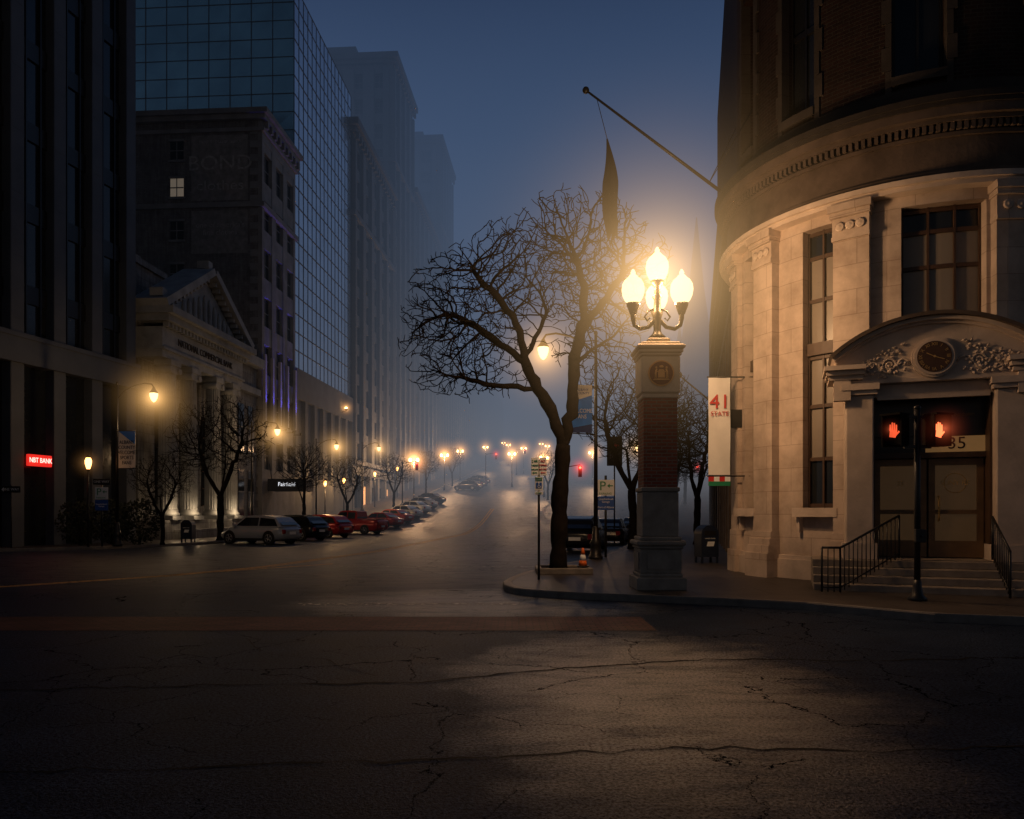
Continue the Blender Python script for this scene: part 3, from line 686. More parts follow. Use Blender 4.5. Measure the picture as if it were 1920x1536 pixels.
mb=MB(); mb.box(-1.22,1.12,.4,.5,.75,4.4,0); mb.box(-1.25,-1.17,-.2,.4,.75,4.4,1); mb.box(1.07,1.13,-.2,.4,.75,4.4,1); mb.box(-1.17,1.07,.1,.4,3.02,3.14,1); mb.obj('door_recess',[blackp,frameM],en)
for x0,x1 in ((-1.15,-.07),(-.03,1.05)):
    d=MB(); d.box(x0,x1,.3,.36,.78,3.0,0)
    for a,b,c,e2 in ((x0,x0+.13,.78,3),(x1-.13,x1,.78,3),(x0+.13,x1-.13,.78,1.15),(x0+.13,x1-.13,2.85,3),(x0+.13,x1-.13,1.75,1.85)): d.box(a,b,.25,.3,c,e2,0)
    d.box(x0+.13,x1-.13,.285,.299,1.15,1.75,1); d.box(x0+.13,x1-.13,.285,.299,1.85,2.85,1)
    do=d.obj('door',[bronze,dglass],en)
    hn=MB(); xh=x1-.2 if x0<-.5 else x0+.2; hn.tube([(xh,.25,1.6),(xh,.18,1.65),(xh,.18,2.1),(xh,.25,2.15)],.02,8); hn.obj('handle',gold,do)
tr=MB(); tr.box(-1.17,1.07,.2,.26,3.52,4.34,1); tr.box(-1.17,-.1,.2,.26,3.14,3.5,1); tr.box(-.1,1.07,.2,.26,3.14,3.5,0); tr.obj('transom_panel',[beige,mat('dark_sign_glass',(.02,.016,.013),.1,3,.3,0)],en)
text('35',.38,blackp,en,TF(.52,.19,3.33)); text('The Research Foundation',.11,dimgold,en,TF(.35,.19,3.98),sx=.9)
text('SUNY RF',.15,gold,en,TF(.5,.28,2.45)); text('35',.15,gold,en,TF(-.6,.28,2.45))
rg=MB(); rg.tube([(.5+.22*math.cos(i*math.pi/12),.28,2.45+.22*math.sin(i*math.pi/12)) for i in range(25)],.008,5); rg.obj('emblem_ring',gold,en)
mb=MB()
for i in range(4): mb.bbox(-2.5,2.6,-.5-.32*(4-i),.6,.12+.155*i,.12+.155*(i+1),.012)
mb.box(-1.9,1.8,-.55,.6,.745,.758); mb.obj('steps',mat('worn_step_stone',(.26,.22,.18),.25,3,.7,.3,20),en)
mb=MB()
for (xa,ya,za),(xb,yb,zb) in (((-2.35,-2.1,.14),(-2.0,-2.1,.14)),((-2.0,-2.1,.14),(-.75,-.75,.8))):
    n=max(3,int(math.hypot(xb-xa,yb-ya)/.13))
    mb.tube([(xa,ya,za+.92),(xb,yb,zb+.92)],.025,8); mb.tube([(xa,ya,za+.1),(xb,yb,zb+.1)],.018,6)
    for i in range(n+1):
        t=i/n; p=(xa+(xb-xa)*t,ya+(yb-ya)*t,za+(zb-za)*t); mb.tube([p,(p[0],p[1],p[2]+.92)],.024 if i in (0,n) else .012,6)
mb.obj('railing',blackmetal,en)
mb=MB(); mb.tube([(1.0,-2.1,1.04),(1.0,-.75,1.7)],.025,8); mb.tube([(1.0,-2.1,.24),(1.0,-.75,.9)],.018,6)
for i in range(11): t=i/10; mb.tube([(1.0,-2.1+1.35*t,.14+.66*t),(1.0,-2.1+1.35*t,1.04+.66*t)],.024 if i in (0,10) else .012,6)
mb.obj('railing',blackmetal,en)
WM=T(-3.95,2.1,0)@RZ(R(-13.7))
mb=MB(); mb.box(.3,14,0,19.5,0,9.3); mb.box(.1,.3,0,19.5,.1,1.9); mb.box(.1,.3,0,19.5,8.7,9.3)
for i in range(8): y=i*2.6; mb.box(.1,.3,y,min(19.5,y+1.35),1.9,8.7)
mb.obj('side_wall',bankst,CB,WM)
mb=MB(); mb.box(-.35,14,0,19.7,10.3,10.55); mb.box(-.5,14,0,19.8,10.55,10.9); mb.box(-.15,14,0,19.6,8.95,9.3); mb.box(0,14,0,19.5,9.3,10.3)
for i in range(8): y=i*2.6; mb.box(-.1,.1,y+.2,min(19.5,y+1.15),.1,8.95)
mb.obj('side_cornice',shadestone,CB,WM)
mb=MB(); mb.box(-.1,14,0,19.5,10.9,24); mb.obj('side_upper_wall',brickW,CB,WM)
for i in range(7):
    y=i*2.6+1.97; w=MB(); w.box(.22,.29,y-.6,y+.6,1.95,8.65,0); w.box(.18,.22,y-.6,y+.6,5.6,5.9,1); w.box(.19,.22,y-.03,y+.03,1.95,5.6,1); w.obj('window',[darkglass,frameM],CB,WM)
mb=MB(); mb.box(1,16,-2.6,10,.1,24); mb.obj('rear_block',bankst,CB,T(2,0,0))
def flagpole(base,tip,label,r=.05):
    f=root('flagpole',label,'flagpole',T(0,0,0))
    m=MB(); b,t=Vector(base),Vector(tip); m.tube([b,b.lerp(t,.5),t],[r,r*.85,r*.6],10); m.ball(t+(t-b).normalized()*.08,.1,.1,.1,0,10,8)
    m.obj('pole',blackmetal,f)
    k=MB(); k.box(b.x-.1,b.x+.35,b.y-.12,b.y+.12,b.z-.3,b.z+.2); k.obj('bracket',blackmetal,f); return f
f1=flagpole((6.3,21.8,11.0),(2.2,21.6,13.95),'long angled flagpole projecting from the corner building')
m=MB(); m.tube([(5.75,21.8,11.4),(6.65,22.2,13.2)],.012,5); m.tube([(5.75,21.8,11.4),(6.7,20.6,13.0)],.012,5); m.tube([(2.45,21.6,13.77),(2.75,21.6,12.6)],.01,5); m.tube([(2.5,21.6,13.72),(5.7,21.75,11.38)],.006,4); m.obj('stay_wire',blackmetal,f1)
m=MB(); vs=[];fs=[]
NV=26;NU=9
for j in range(NV):
    t=j/(NV-1); z=12.6-2.75*t; w=.04+.40*min(1,t*2.2)*(1 if t<.85 else 1-.25*(t-.85)/.15); cx=2.75+.17*t+.05*math.sin(t*6)
    for i in range(NU):
        u=i/(NU-1)-.5; vs.append((cx+u*w,21.6+.09*math.sin(i*1.9+t*5)*min(1,t*3),z-.22*abs(math.sin(i*1.1))*t))
for j in range(NV-1):
    for i in range(NU-1): fs.append((j*NU+i,j*NU+i+1,(j+1)*NU+i+1,(j+1)*NU+i))
m.add(vs,fs,0,True); info(m.obj('flag',clothd),'dark furled flag hanging limp from angled pole','flag')
flagpole((6.1,20.9,4.45),(4.75,21.0,5.6),'short bare flagpole angled from the side wall',.03)
bn=root('vertical_banner','white vertical banner with red 41 and green red base','banner',T(5.72,20.6,0))
m=MB()
vs=[];fs=[]
for j in range(20):
    z=2.82+2.68*j/19
    for i in range(6): vs.append((-.3+.6*i/5,.02*math.sin(i*1.3+j*.5),z))
for j in range(19):
    for i in range(5): fs.append((j*6+i,j*6+i+1,j*6+7+i,j*6+6+i))
m.add(vs,fs,0,True); m.obj('cloth',clothw,bn)
m=MB(); m.tube([(-.34,0,5.52),(.95,0,5.52)],.02,8); m.tube([(-.34,0,2.79),(.85,0,2.79)],.02,8); m.obj('rod',blackmetal,bn)
for k in range(4):
    m=MB(); m.box(-.3+.15*k,-.15+.15*k,-.015,.015,2.64,2.77); m.obj('coloured_stripe',redp if k%2==0 else white,bn)
m=MB(); m.box(-.3,.3,-.015,.015,2.52,2.64); m.obj('coloured_stripe',green,bn)
text('41',.55,redp,bn,TF(0,-.05,4.82),sx=1.05); text('STATE',.17,redp,bn,TF(0,-.05,4.5),sx=1.05)
def simple(label,x,y,w,d,H,nb,nf,m):
    z0=h(y)-1; b=root('commercial_building',label,'building',T(x,y,0)@RZ(R(-13.7))); mb=MB(); mb.box(.3,w,.3,d,z0,H)
    mb.box(0,.3,0,d,H-1,H); 
    for i in range(nb+1): mb.box(0,.3,max(0,i*d/nb-.5),min(d,i*d/nb+.5),z0,H-1)
    oy=facade(mb,'Y',.3,w,z0+4,H-1,4,nf,(w-.3)/4*.5,(H-z0-5)/nf*.45,.3); mb.box(.3,w,0,.3,H-1,H); mb.box(.3,w,0,.3,z0,z0+4); mb.obj('wall',m,b); windows(b,'Y',oy,.3)
simple('dark brick building beside the corner block',12.2,44,14,30,20,8,4,brickW)
simple('grey stone block standing higher up the hill',24.2,88,16,30,36,6,8,greyst)
simple('low stone building far along the hill road',38,146,20,30,30,6,4,greyst)
simple('low stone building far along the hill road',34,205,30,30,38,6,4,greyst)
ch=root('church','stone church with slender spire in fog','church',T(34.6,140,0))
m=MB(); m.box(-3,3,-3,3,0,32); m.box(-3.4,3.4,-3.4,3.4,25,25.8); m.box(-2,22,3,30,0,22); m.prism([(-2,22),(22,22),(10,34)],3,30); m.obj('tower',greyst,ch)
m=MB(); m.lathe([(3.1,32),(1.4,44),(.1,57)],8,0,smooth=False)
for a,b in ((-2.6,-2.6),(2.6,-2.6),(2.6,2.6),(-2.6,2.6)): m.lathe([(.6,30),(.55,34),(.02,38)],6,0,(a,b,0),smooth=False)
m.obj('spire',greyst,ch)
# ---------------------------------------------------------------- monument lamp pier
LP=root('lamp_pier','brick and stone pier carrying a cluster of lit globe lamps','lamp pier',T(3.17,16.3,.13))
def sq(b,w,z0,z1,bv=.02,m=0): b.bbox(-w,w,-w,w,z0,z1,bv,m)
m=MB(); sq(m,.53,0,.28); sq(m,.46,.28,.36); sq(m,.44,.36,.88); sq(m,.47,.88,.95); sq(m,.52,.95,1.06,.03); sq(m,.44,1.06,1.14); sq(m,.385,1.14,2.1); sq(m,.41,2.1,2.2)
for a in (-1,1):
    m.box(-.3,.3,a*.45-.015,a*.45+.015,.45,.8); m.box(a*.45-.015,a*.45+.015,-.3,.3,.45,.8)
m.obj('granite_base',darkstone,LP)
m=MB(); m.box(-.36,.36,-.36,.36,2.2,4.1); m.obj('brick_shaft',brickP,LP)
m=MB(); sq(m,.39,4.1,4.2); sq(m,.415,4.2,5.0,.03); sq(m,.44,5.0,5.06); sq(m,.47,5.06,5.14); sq(m,.51,5.14,5.24,.03); sq(m,.42,5.24,5.30); sq(m,.24,5.30,5.42); m.obj('stone_cap',pierstone,LP)
m=MB(); disc(m,.275,0,4.62,-.44,-.41,0); disc(m,.245,0,4.62,-.455,-.44,1)
m.prism([(-.07,4.52),(.07,4.52),(.07,4.66),(.04,4.7),(-.04,4.7),(-.07,4.66)],-.465,-.455,0)
for s_ in (-1,1):
    m.tube([(s_*.12,-.46,4.5),(s_*.12,-.46,4.64),(s_*.1,-.46,4.7)],[.03,.022,.02],6,0); m.tube([(s_*.1,-.46,4.64),(s_*.03,-.46,4.66)],.012,5,0); m.ball((s_*.11,-.46,4.73),.025,.02,.03,0)
m.prism([(-.18,4.47),(.18,4.47),(.14,4.5),(-.14,4.5)],-.465,-.455,0); m.ball((0,-.465,4.75),.05,.02,.03,0)
m.obj('round_seal',[mat('seal_gold',(.80,.45,.18),.1,5,.5,0),mat('seal_brown',(.22,.065,.03),.1,5,.5,0)],LP)
m=MB(); m.lathe([(.18,5.42),(.19,5.48),(.11,5.55),(.08,5.62),(.09,5.9),(.12,5.98),(.08,6.05),(.07,6.3),(.11,6.36),(.07,6.45),(.07,6.58),(.13,6.64),(.15,6.71)],14)
arms=[R(182),R(-2),R(80)]
for a in arms:
    c,s_=math.cos(a),math.sin(a)
    pts=[(c*r,s_*r,z) for r,z in ((.05,5.86),(.2,5.70),(.38,5.66),(.5,5.74),(.53,5.9),(.53,6.08))]; m.tube(pts,[.05,.045,.045,.045,.055,.065],8)
    m.tube([(c*r,s_*r,z) for r,z in ((.06,6.1),(.2,6.05),(.28,5.92),(.22,5.84),(.16,5.9))],.022,6)
    m.lathe([(.07,5.98),(.10,6.06),(.14,6.16),(.15,6.22)],12,0,(c*.53,s_*.53,0))
m.obj('lamp_bracket',ironmat,LP)
gp=[(.11,0),(.18,.06),(.23,.17),(.25,.29),(.235,.41),(.185,.50),(.11,.565),(.09,.595),(.05,.63),(.055,.67),(.018,.74)]
mg=MB(); mg.lathe(gp,20); gme=mg.mesh('globe',[globeM])
for x,y,z in [(0,0,6.71)]+[(.53*math.cos(a),.53*math.sin(a),6.22) for a in arms]:
    o=bpy.data.objects.new('globe',gme); COL.objects.link(o); o.parent=LP; o.matrix_basis=T(x,y,z)
    light(LP,(x,y,z+.28),450,.10,(1,.56,.27))
halo(LP,(0,0,6.75),5.0,HN)
# ---------------------------------------------------------------- street lamps
SL=root('street_lamp','black street lamp with curved arm and lit teardrop globe','street lamp',SM(-21.4,38.3,.14),'street lamps along the road')
SL.matrix_basis=T(-19.35,36.6,.14)@RZ(SA)
m=MB(); m.lathe([(.24,0),(.26,.08),(.2,.14),(.18,.5),(.22,.56),(.14,.7),(.1,1.1),(.085,1.15)],14); m.tube([(0,0,1.1),(0,0,7.9)],[.08,.05],10); m.ball((0,0,7.95),.07,.07,.1); m.obj('pole',blackmetal,SL)
m=MB(); m.tube([(0,0,7.2),(.4,0,7.6),(.9,0,7.85),(1.4,0,7.95),(1.75,0,7.9),(1.85,0,7.75)],[.035]*6,8); m.tube([(0,0,7.7),(.5,0,7.66)],.02,6); m.lathe([(.05,7.75),(.08,7.68),(.12,7.6),(.2,7.5),(.2,7.46)],14,0,(1.85,0,0)); m.obj('arm',blackmetal,SL)
m=MB(); m.lathe([(.19,7.455),(.19,7.35),(.15,7.2),(.09,7.08),(.02,7.02)][::-1],12,0,(1.85,0,0)); m.obj('globe',globeS,SL)
halo(SL,(1.85,0,7.25),2.7,HS); light(SL,(1.85,0,7.2),330,.08,(1,.62,.32))
def lampat(x,y,rot=0,label=None): return clone(SL,T(x,y,h(y)+.14)@RZ(SA+rot),label)
for y in (52.6,66.5,82,):
    lampat(.064*y-21.7,y)
lampat(2.95,26.3,R(180)+.06); lampat(13.2,68,R(180))
wl=root('wall_lantern','lit lantern on a short post beside the facade','lantern',T(-20.2,35.6,.14),'low lanterns along the facades')
m=MB(); m.tube([(0,0,0),(0,0,3.6)],[.06,.045],8); m.lathe([(.05,3.6),(.1,3.66),(.1,3.7)],8); m.lathe([(.12,4.25),(.02,4.4)],8); m.obj('post',blackmetal,wl)
m=MB(); m.lathe([(.07,3.7),(.14,3.95),(.15,4.1),(.1,4.24)],10); m.obj('globe',glow('lit_lantern',(1,.42,.12),6),wl)
halo(wl,(0,0,4.0),1.0,HL)
for D,y in ((-22.6,72),(-22.8,79),(-22.5,91),(-22.6,104)): 
    c_=clone(wl,T(.0635*y+D,y,h(y)+.14)); light(c_,(.5,-.3,4.0),260,.1)
fl_=root('facade_floodlight','small lit floodlight bracketed on the tower podium','floodlight',T(.0635*82-23.4,82,12.9))
m=MB(); m.tube([(-.7,0,-.2),(0,0,0)],.04,6); m.lathe([(.1,0),(.2,.15),(.2,.25)],10); m.obj('bracket',blackmetal,fl_)
m=MB(); m.ball((0,-.1,.3),.14,.14,.1); m.obj('lens',bulbfar,fl_); halo(fl_,(0,-.1,.3),1.2,HF)
FLp=root('distant_street_lamp','twin street lamp glowing through fog on the hill','street lamp',T(0,0,0),'street lamps up the foggy hill')
m=MB(); m.lathe([(.2,0),(.12,.6),(.08,1)],8); m.tube([(0,0,1),(0,0,5.3)],[.07,.05],6); m.tube([(-.5,0,5.2),(.5,0,5.2)],.035,6); m.obj('pole',blackmetal,FLp)
m=MB(); m.ball((-.5,0,5.5),.18,.18,.24,0,8,6); m.ball((.5,0,5.5),.18,.18,.24,0,8,6); m.obj('globe',bulbfar,FLp)
halo(FLp,(0,0,5.5),3.2,HF); light(FLp,(0,-.3,5.5),2200,.1,(1,.58,.3))
first=True
def fl(x,y,dz=0):
    global first
    Mx=T(x,y,h(y)+.1+dz)@RZ(SA)
    if first: FLp.matrix_basis=Mx; first=False
    else: clone(FLp,Mx)
for y in (98,117,141,176,240): fl(.064*y-18.6+random.uniform(-1.2,1.2),y)
for y in (124,163,222): fl(.064*y-6.5+random.uniform(-2,2),y)
fl(4.5,105); fl(14,130); fl(-1,205); fl(9,190)
# ---------------------------------------------------------------- traffic signals
TS=root('traffic_signal','traffic signal on a pole showing red','traffic signal',T(-13.5,92,h(92)),'traffic signals along the road')
m=MB(); m.tube([(0,0,0),(0,0,5.6)],[.09,.06],8); m.lathe([(.2,0),(.15,.5),(.1,.6)],8); m.tube([(0,0,5.4),(1.8,0,5.7)],.04,6); m.obj('pole',blackmetal,TS)
m=MB(); m.bbox(1.6,1.95,-.12,.15,4.55,5.6,.03)
for z in (4.72,5.08,5.42): m.tube([(1.78,-.12,z),(1.78,-.3,z)],.14,10,caps=False)
m.obj('signal_head',blackmetal,TS)
m=MB(); disc(m,.12,1.78,5.42,-.14,-.125,0,14); m.obj('red_lens',redg,TS); halo(TS,(1.78,-.3,5.42),1.6,HR)
clone(TS,T(4.6,70,h(70)+.2)@RZ(0)); clone(TS,T(24,104,h(104)-1)); clone(TS,T(-4.5,128,h(128))); clone(TS,T(1,160,h(160)))
# ---------------------------------------------------------------- trees
def colonize(P,par,Apts,step,infl,kill,iters,jit=.22,mom=.45):
    P=[np.array(p,float) for p in P]; par=list(par); A_=np.array(Apts)
    PN=np.array(P)
    d=np.linalg.norm(A_[:,None]-PN[None],axis=2); near=d.argmin(1); dist=d.min(1); kids={}
    for it in range(iters):
        mk=dist<infl
        if not mk.any(): break
        idx=near[mk]; dv=A_[mk]-np.array(P)[idx]; dv/=np.linalg.norm(dv,axis=1)[:,None]+1e-9
        uq,inv=np.unique(idx,return_inverse=True); sm=np.zeros((len(uq),3)); np.add.at(sm,inv,dv)
        new=[]
        for q,u in enumerate(uq):
            if kids.get(u,0)>=3: continue
            v=sm[q]; l=np.linalg.norm(v)
            if l<.05: continue
            v=v/l+rng.normal(0,jit,3); v/=np.linalg.norm(v)
            p0=par[u]
            if p0>=0:
                m0=P[u]-P[p0]; m0/=np.linalg.norm(m0)+1e-9; v=v+mom*m0; v/=np.linalg.norm(v)
            kids[u]=kids.get(u,0)+1
            new.append((P[u]+v*step,int(u)))
        if not new: break
        o=len(P); NP=np.array([a for a,_ in new])
        for a,u in new: P.append(a); par.append(u)
        d=np.linalg.norm(A_[:,None]-NP[None],axis=2); mi=d.argmin(1); md=d.min(1); up=md<dist; dist[up]=md[up]; near[up]=mi[up]+o
        keep=dist>kill; A_=A_[keep]; dist=dist[keep]; near=near[keep]
        if len(A_)==0: break
    return P,par
def twigs(P,par,prob,l0,l1):
    n=len(P); cnt=[0]*n
    for i in range(n-1,0,-1):
        cnt[par[i]]+=cnt[i]+1
    for i in range(1,n):
        if cnt[i]>14: continue
        if rng.random()<prob:
            d=P[i]-P[par[i]]; d/=np.linalg.norm(d)+1e-9
            v=d*.7+rng.normal(0,.5,3)+np.array([0,0,.15]); v/=np.linalg.norm(v); L=rng.uniform(l0,l1)
            P.append(P[i]+v*L*.5); par.append(i); v=v+rng.normal(0,.3,3); v/=np.linalg.norm(v); P.append(P[-1]+v*L*.5); par.append(len(P)-2)
    return P,par
def treemeshes(P,par,rt,rmin,ntrunk,exp=2.05):
    n=len(P); ch=[[] for _ in range(n)]
    for i,p in enumerate(par):
        if p>=0: ch[p].append(i)
    order=[];st=[0]
    while st: i=st.pop(); order.append(i); st+=ch[i]
    w=[0]*n
    for i in reversed(order): w[i]=sum(w[c] for c in ch[i]) if ch[i] else 1
    k=rt/(w[0]**(1/exp)); rad=[max(rmin,k*x**(1/exp))*(1+(rng.random()-.5)*.24) for x in w]
    tr=MB(); cr=MB(); stack=[(0,None)]
    while stack:
        s,pr=stack.pop(); chain=[s] if pr is None else [pr,s]
        while True:
            c=ch[chain[-1]]
            if not c: break
            b=max(c,key=lambda q:w[q])
            for q in c:
                if q!=b: stack.append((q,chain[-1]))
            chain.append(b)
        rs=[rad[q] for q in chain]
        if pr is not None: rs[0]=rs[1]
        if not ch[chain[-1]]: rs[-1]*=.7
        if pr is None:
            kk=ntrunk
            rs[0]*=1.35
            tr.tube([P[q] for q in chain[:kk+1]],rs[:kk+1],12); cr.tube([P[q] for q in chain[kk:]],rs[kk:],8,caps=False)
        else:
            nn=8 if rs[0]>.05 else (5 if rs[0]>.02 else 3)
            cr.tube([P[q] for q in chain],rs,nn,caps=False)
    return tr,cr
def dens(pts,par,step,jt=.035):
    P=[];pr=[];mp={}
    for i,(p,q) in enumerate(zip(pts,par)):
        if q<0: P.append(np.array(p,float)); pr.append(-1); mp[i]=0; continue
        a=np.array(pts[q],float);b=np.array(p,float);n=max(1,int(np.linalg.norm(b-a)/step)); last=mp[q]
        for k in range(1,n+1):
            jit=rng.normal(0,jt if pts[q][2]>2.5 else .012,3) if k<n else 0
            P.append(a+(b-a)*k/n+jit); pr.append(last); last=len(P)-1
        mp[i]=last
    return P,pr,mp
def ell(cs,n):
    out=[]
    vol=[c[3]*c[4]*c[5] for c in cs]; tot=sum(vol)
    for c,v in zip(cs,vol):
        k=int(n*v/tot); p=rng.normal(size=(k,3)); p/=np.linalg.norm(p,axis=1)[:,None]; p*=rng.random(k)[:,None]**(1/2.4)
        out.append(p*np.array(c[3:6])+np.array(c[:3]))
    return np.concatenate(out)
pts=[(0,0,0),(.02,0,1.2),(.06,0,2.2),(.14,0,3.45),(-.12,.05,4.2),(-.58,.1,5.0),(-.92,.0,5.75),(-1.05,-.2,6.5),(-1.55,-.2,7.3),(.40,-.05,4.7),(.44,.1,5.6),(.62,.2,6.5),(.72,.1,7.6),(-1.5,-.3,5.0),(-2.4,-.4,5.15),(1.15,.5,7.3),(-.3,.7,7.2),(-1.9,.3,6.5),(1.25,-.4,6.2),(-2.8,.1,7.0),(-2.3,-.3,8.1),(.5,.1,8.6),(1.8,.3,8.3)]
pr=[-1,0,1,2,3,4,5,6,7,3,9,10,11,5,13,11,6,6,10,17,8,12,15]
P,par,mp=dens(pts,pr,.2)
att=ell([(-2.5,0,7.1,1.8,2.2,1.8),(.5,0,8.5,2.0,2.1,1.95),(1.7,.2,8.0,1.5,1.8,1.7),(-3.1,0,6.1,1.35,1.3,1.3),(-1.2,0,8.4,1.4,1.5,1.35),(-2.3,-.2,5.2,1.8,1.1,.6),(1.1,.2,6.2,1.4,1.2,.9)],6800)
P,par=colonize(P,par,att,.14,1.5,.16,100)
P,par=twigs(P,par,.26,.12,.28)
tr,cr=treemeshes(P,par,.215,.0120,mp[3],2.35)
tt=root('tree','large bare street tree with spreading twiggy crown in kerbed pit','tree',T(1.27,20.5,.2)); tr.obj('trunk',bark,tt); cr.obj('crown',bark,tt)
tv=[]
for v in range(3):
    pts=[(0,0,0),(.04,0,1.2),(0,.05,2.3),(-.7,.1,3.4),(.6,-.1,3.6),(.1,.5,3.9),(-1.1,.2,4.6),(1.1,-.1,4.9)]
    P,par,mp=dens(pts,[-1,0,1,2,2,2,3,4],.22)
    P,par=colonize(P,par,ell([(0,0,5.4,2.7,2.4,2.0),(-1.2+v,0,4.4,1.7,1.5,1.0),(.8-v*.7,0,6.3,1.4,1.4,1.2)],2500),.18,1.8,.22,60)
    P,par=twigs(P,par,.35,.2,.45)
    a,b=treemeshes(P,par,.16,.012,mp[2],2.2); tv.append((a.mesh('trunk',bark),b.mesh('crown',bark)))
def tree(x,y,sc,v,rot,lab='bare leafless street tree on the pavement',z=None):
    t=root('tree',lab,'tree',T(x,y,h(y)+.14)@RZ(rot)@Matrix.Scale(sc,4),'bare street trees')
    for nm,me in zip(('trunk','crown'),tv[v]):
        o=bpy.data.objects.new(nm,me); COL.objects.link(o); o.parent=t
tree(-16.9,43.2,1.12,0,0); tree(-17.6,37.6,.62,1,1); tree(-16.4,59,.95,2,2); tree(-15.2,69,.9,1,3); tree(-13.6,86,.9,0,4); tree(-12,104,.9,2,5)
tree(5.4,33.5,1.15,1,.5); tree(8.6,43,1.25,2,1.2); tree(11.5,57,1.2,0,3); tree(15.5,72,1.1,1,2); tree(4.8,100,.9,2,4); tree(22,95,1.2,0,5); tree(-10,125,.9,1,1); tree(9.4,38,1.0,0,5)
m=MB()
for a in ((-.75,.75,-.7,-.55),(-.75,.75,.55,.7),(-.75,-.6,-.55,.55),(.6,.75,-.55,.55)): m.bbox(*a,.13,.3,.02,0)
m.box(-.6,.6,-.55,.55,.1,.24,1); info(m.obj('tree_pit',[granite,soil],None,T(1.4,20.5,0)),'granite kerbed tree pit with bare soil','tree pit')
cn=root('traffic_cone','orange traffic cone with white band on black base','traffic cone',T(1.93,20.35,.3))
m=MB(); m.bbox(-.16,.16,-.16,.16,0,.04,.01,1); m.lathe([(.12,.04),(.095,.18)],14,0); m.lathe([(.0955,.18),(.065,.34)],14,2); m.lathe([(.0655,.34),(.03,.52)],14,0); m.obj('cone_body',[orange,blackp,white],cn)
# ---------------------------------------------------------------- signs
def post(name,label,x,y,z,hh,rot=0,r=.03):
    p=root(name,label,'sign',T(x,y,z)@RZ(rot)); m=MB(); m.tube([(0,0,0),(0,0,hh)],r,8); m.obj('post',blackmetal,p); return p
def plate(p,x,z,w,hh,mt,back=None,nm='sign_plate'):
    m=MB(); m.bbox(x-w/2,x+w/2,-.05,-.035,z-hh/2,z+hh/2,.004,0); return m.obj(nm,mt,p)
p=post('parking_sign','black post with two parking restriction plates and disabled sign',.66,18.35,.13,2.95)
plate(p,-.10,2.78,.18,.44,white); plate(p,.10,2.78,.18,.44,white)
for x,mt,ls in ((-.10,green,['2 HR','PARKING','8AM-6PM']),(.10,redp,['NO','STOPPING','ANY TIME'])):
    for k,s_ in enumerate(ls): text(s_,.055 if k else .09,mt,p,TF(x,-.056,2.91-.1*k),sx=.75)
    m=MB(); m.prism([(x-.06,2.63),(x-.02,2.66),(x-.02,2.6)],-.058,-.052); m.prism([(x-.02,2.622),(x+.06,2.622),(x+.06,2.638),(x-.02,2.638)],-.058,-.052); m.obj('arrow',mt,p)
plate(p,0,2.36,.2,.34,white); m=MB(); m.box(-.07,.07,-.057,-.052,2.25,2.39); m.obj('blue_field',blue,p)
m=MB(); m.tube([(0,-.06,2.36),(-.005,-.06,2.31),(.03,-.06,2.305),(.045,-.06,2.27)],.007,5); m.ball((0,-.06,2.375),.012,.005,.012); m.tube([(.03*math.cos(a),-.06,2.29+.03*math.sin(a)) for a in [R(120+i*20) for i in range(12)]],.006,5); m.obj('wheelchair_symbol',white,p)
text('RESERVED\nPARKING',.05,green,p,TF(0,-.056,2.47),sx=.8); plate(p,0,2.13,.2,.08,white); text('VAN',.06,green,p,TF(0,-.056,2.13))
def parking(x,y,l1,s=1,rot=0):
    p=post('parking_sign','green and white parking sign above a blue direction plate',x,y,.14,3.0,rot,.045)
    plate(p,0,2.55,.62,.58,white); text('P',.48,green,p,TF(-.12,-.056,2.6)); text('PARKING',.11,green,p,TF(-.02,-.056,2.33))
    m=MB(); m.prism([(.05,2.62),(.14,2.7),(.14,2.54)],-.06,-.052); m.prism([(.14,2.6),(.26,2.6),(.26,2.64),(.14,2.64)],-.06,-.052); m.obj('arrow',green,p)
    plate(p,0,1.98,.62,.5,blue); text(l1,.1,white,p,TF(0,-.056,1.98)); return p
parking(3.45,27.5,'Quackenbush\nGarage\n\nPort of Albany')
pp=parking(-19.6,35.7,'Quackenbush\nGarage',1); 
plate(pp,0,3.1,.8,.28,blackp); text('ONE WAY',.16,white,pp,TF(0,-.056,3.1))
p=post('one_way_sign','black one way arrow sign on a post',-23.2,34.6,.14,2.9); plate(p,0,2.7,.9,.3,blackp); text('ONE WAY',.17,white,p,TF(0,-.056,2.7))
m=MB(); m.prism([(-.42,2.7),(-.32,2.8),(-.32,2.6)],-.058,-.052); m.obj('arrow',white,p)
b=root('lamp_banner','blue and white welcome banner hung from the lamp pole','banner',T(-18.85,36.55,0)@RZ(SA))
m=MB(); m.box(-.42,.42,-.01,.01,3.95,5.75); m.obj('cloth',clothw,b); m=MB(); m.prism([(-.42,5.75),(.42,5.75),(.42,5.1)],-.016,-.011); m.obj('blue_field',bluec,b)
text('ALBANY\nCOUNTY\nWELCOMES\nSPORTS\nFANS',.25,blackp,b,TF(0,-.02,4.7),sx=.8)
m=MB(); m.tube([(-.45,0,5.77),(.45,0,5.77)],.02,6); m.tube([(-.45,0,3.93),(.45,0,3.93)],.02,6); m.obj('rod',blackmetal,b)
b=root('lamp_banner','blue banner with white welcome fans lettering','banner',T(2.4,25.9,0)@RZ(.1))
m=MB(); m.box(-.38,.38,-.01,.01,4.55,6.2); m.obj('cloth',bluec,b); m=MB(); m.prism([(-.38,6.2),(.38,6.2),(.38,5.85),(-.38,5.6)],-.016,-.011); m.obj('white_field',clothw,b); m=MB(); m.prism([(-.38,4.55),(.38,4.55),(.38,4.85),(-.38,4.7)],-.016,-.011); m.obj('dark_field',navy,b)
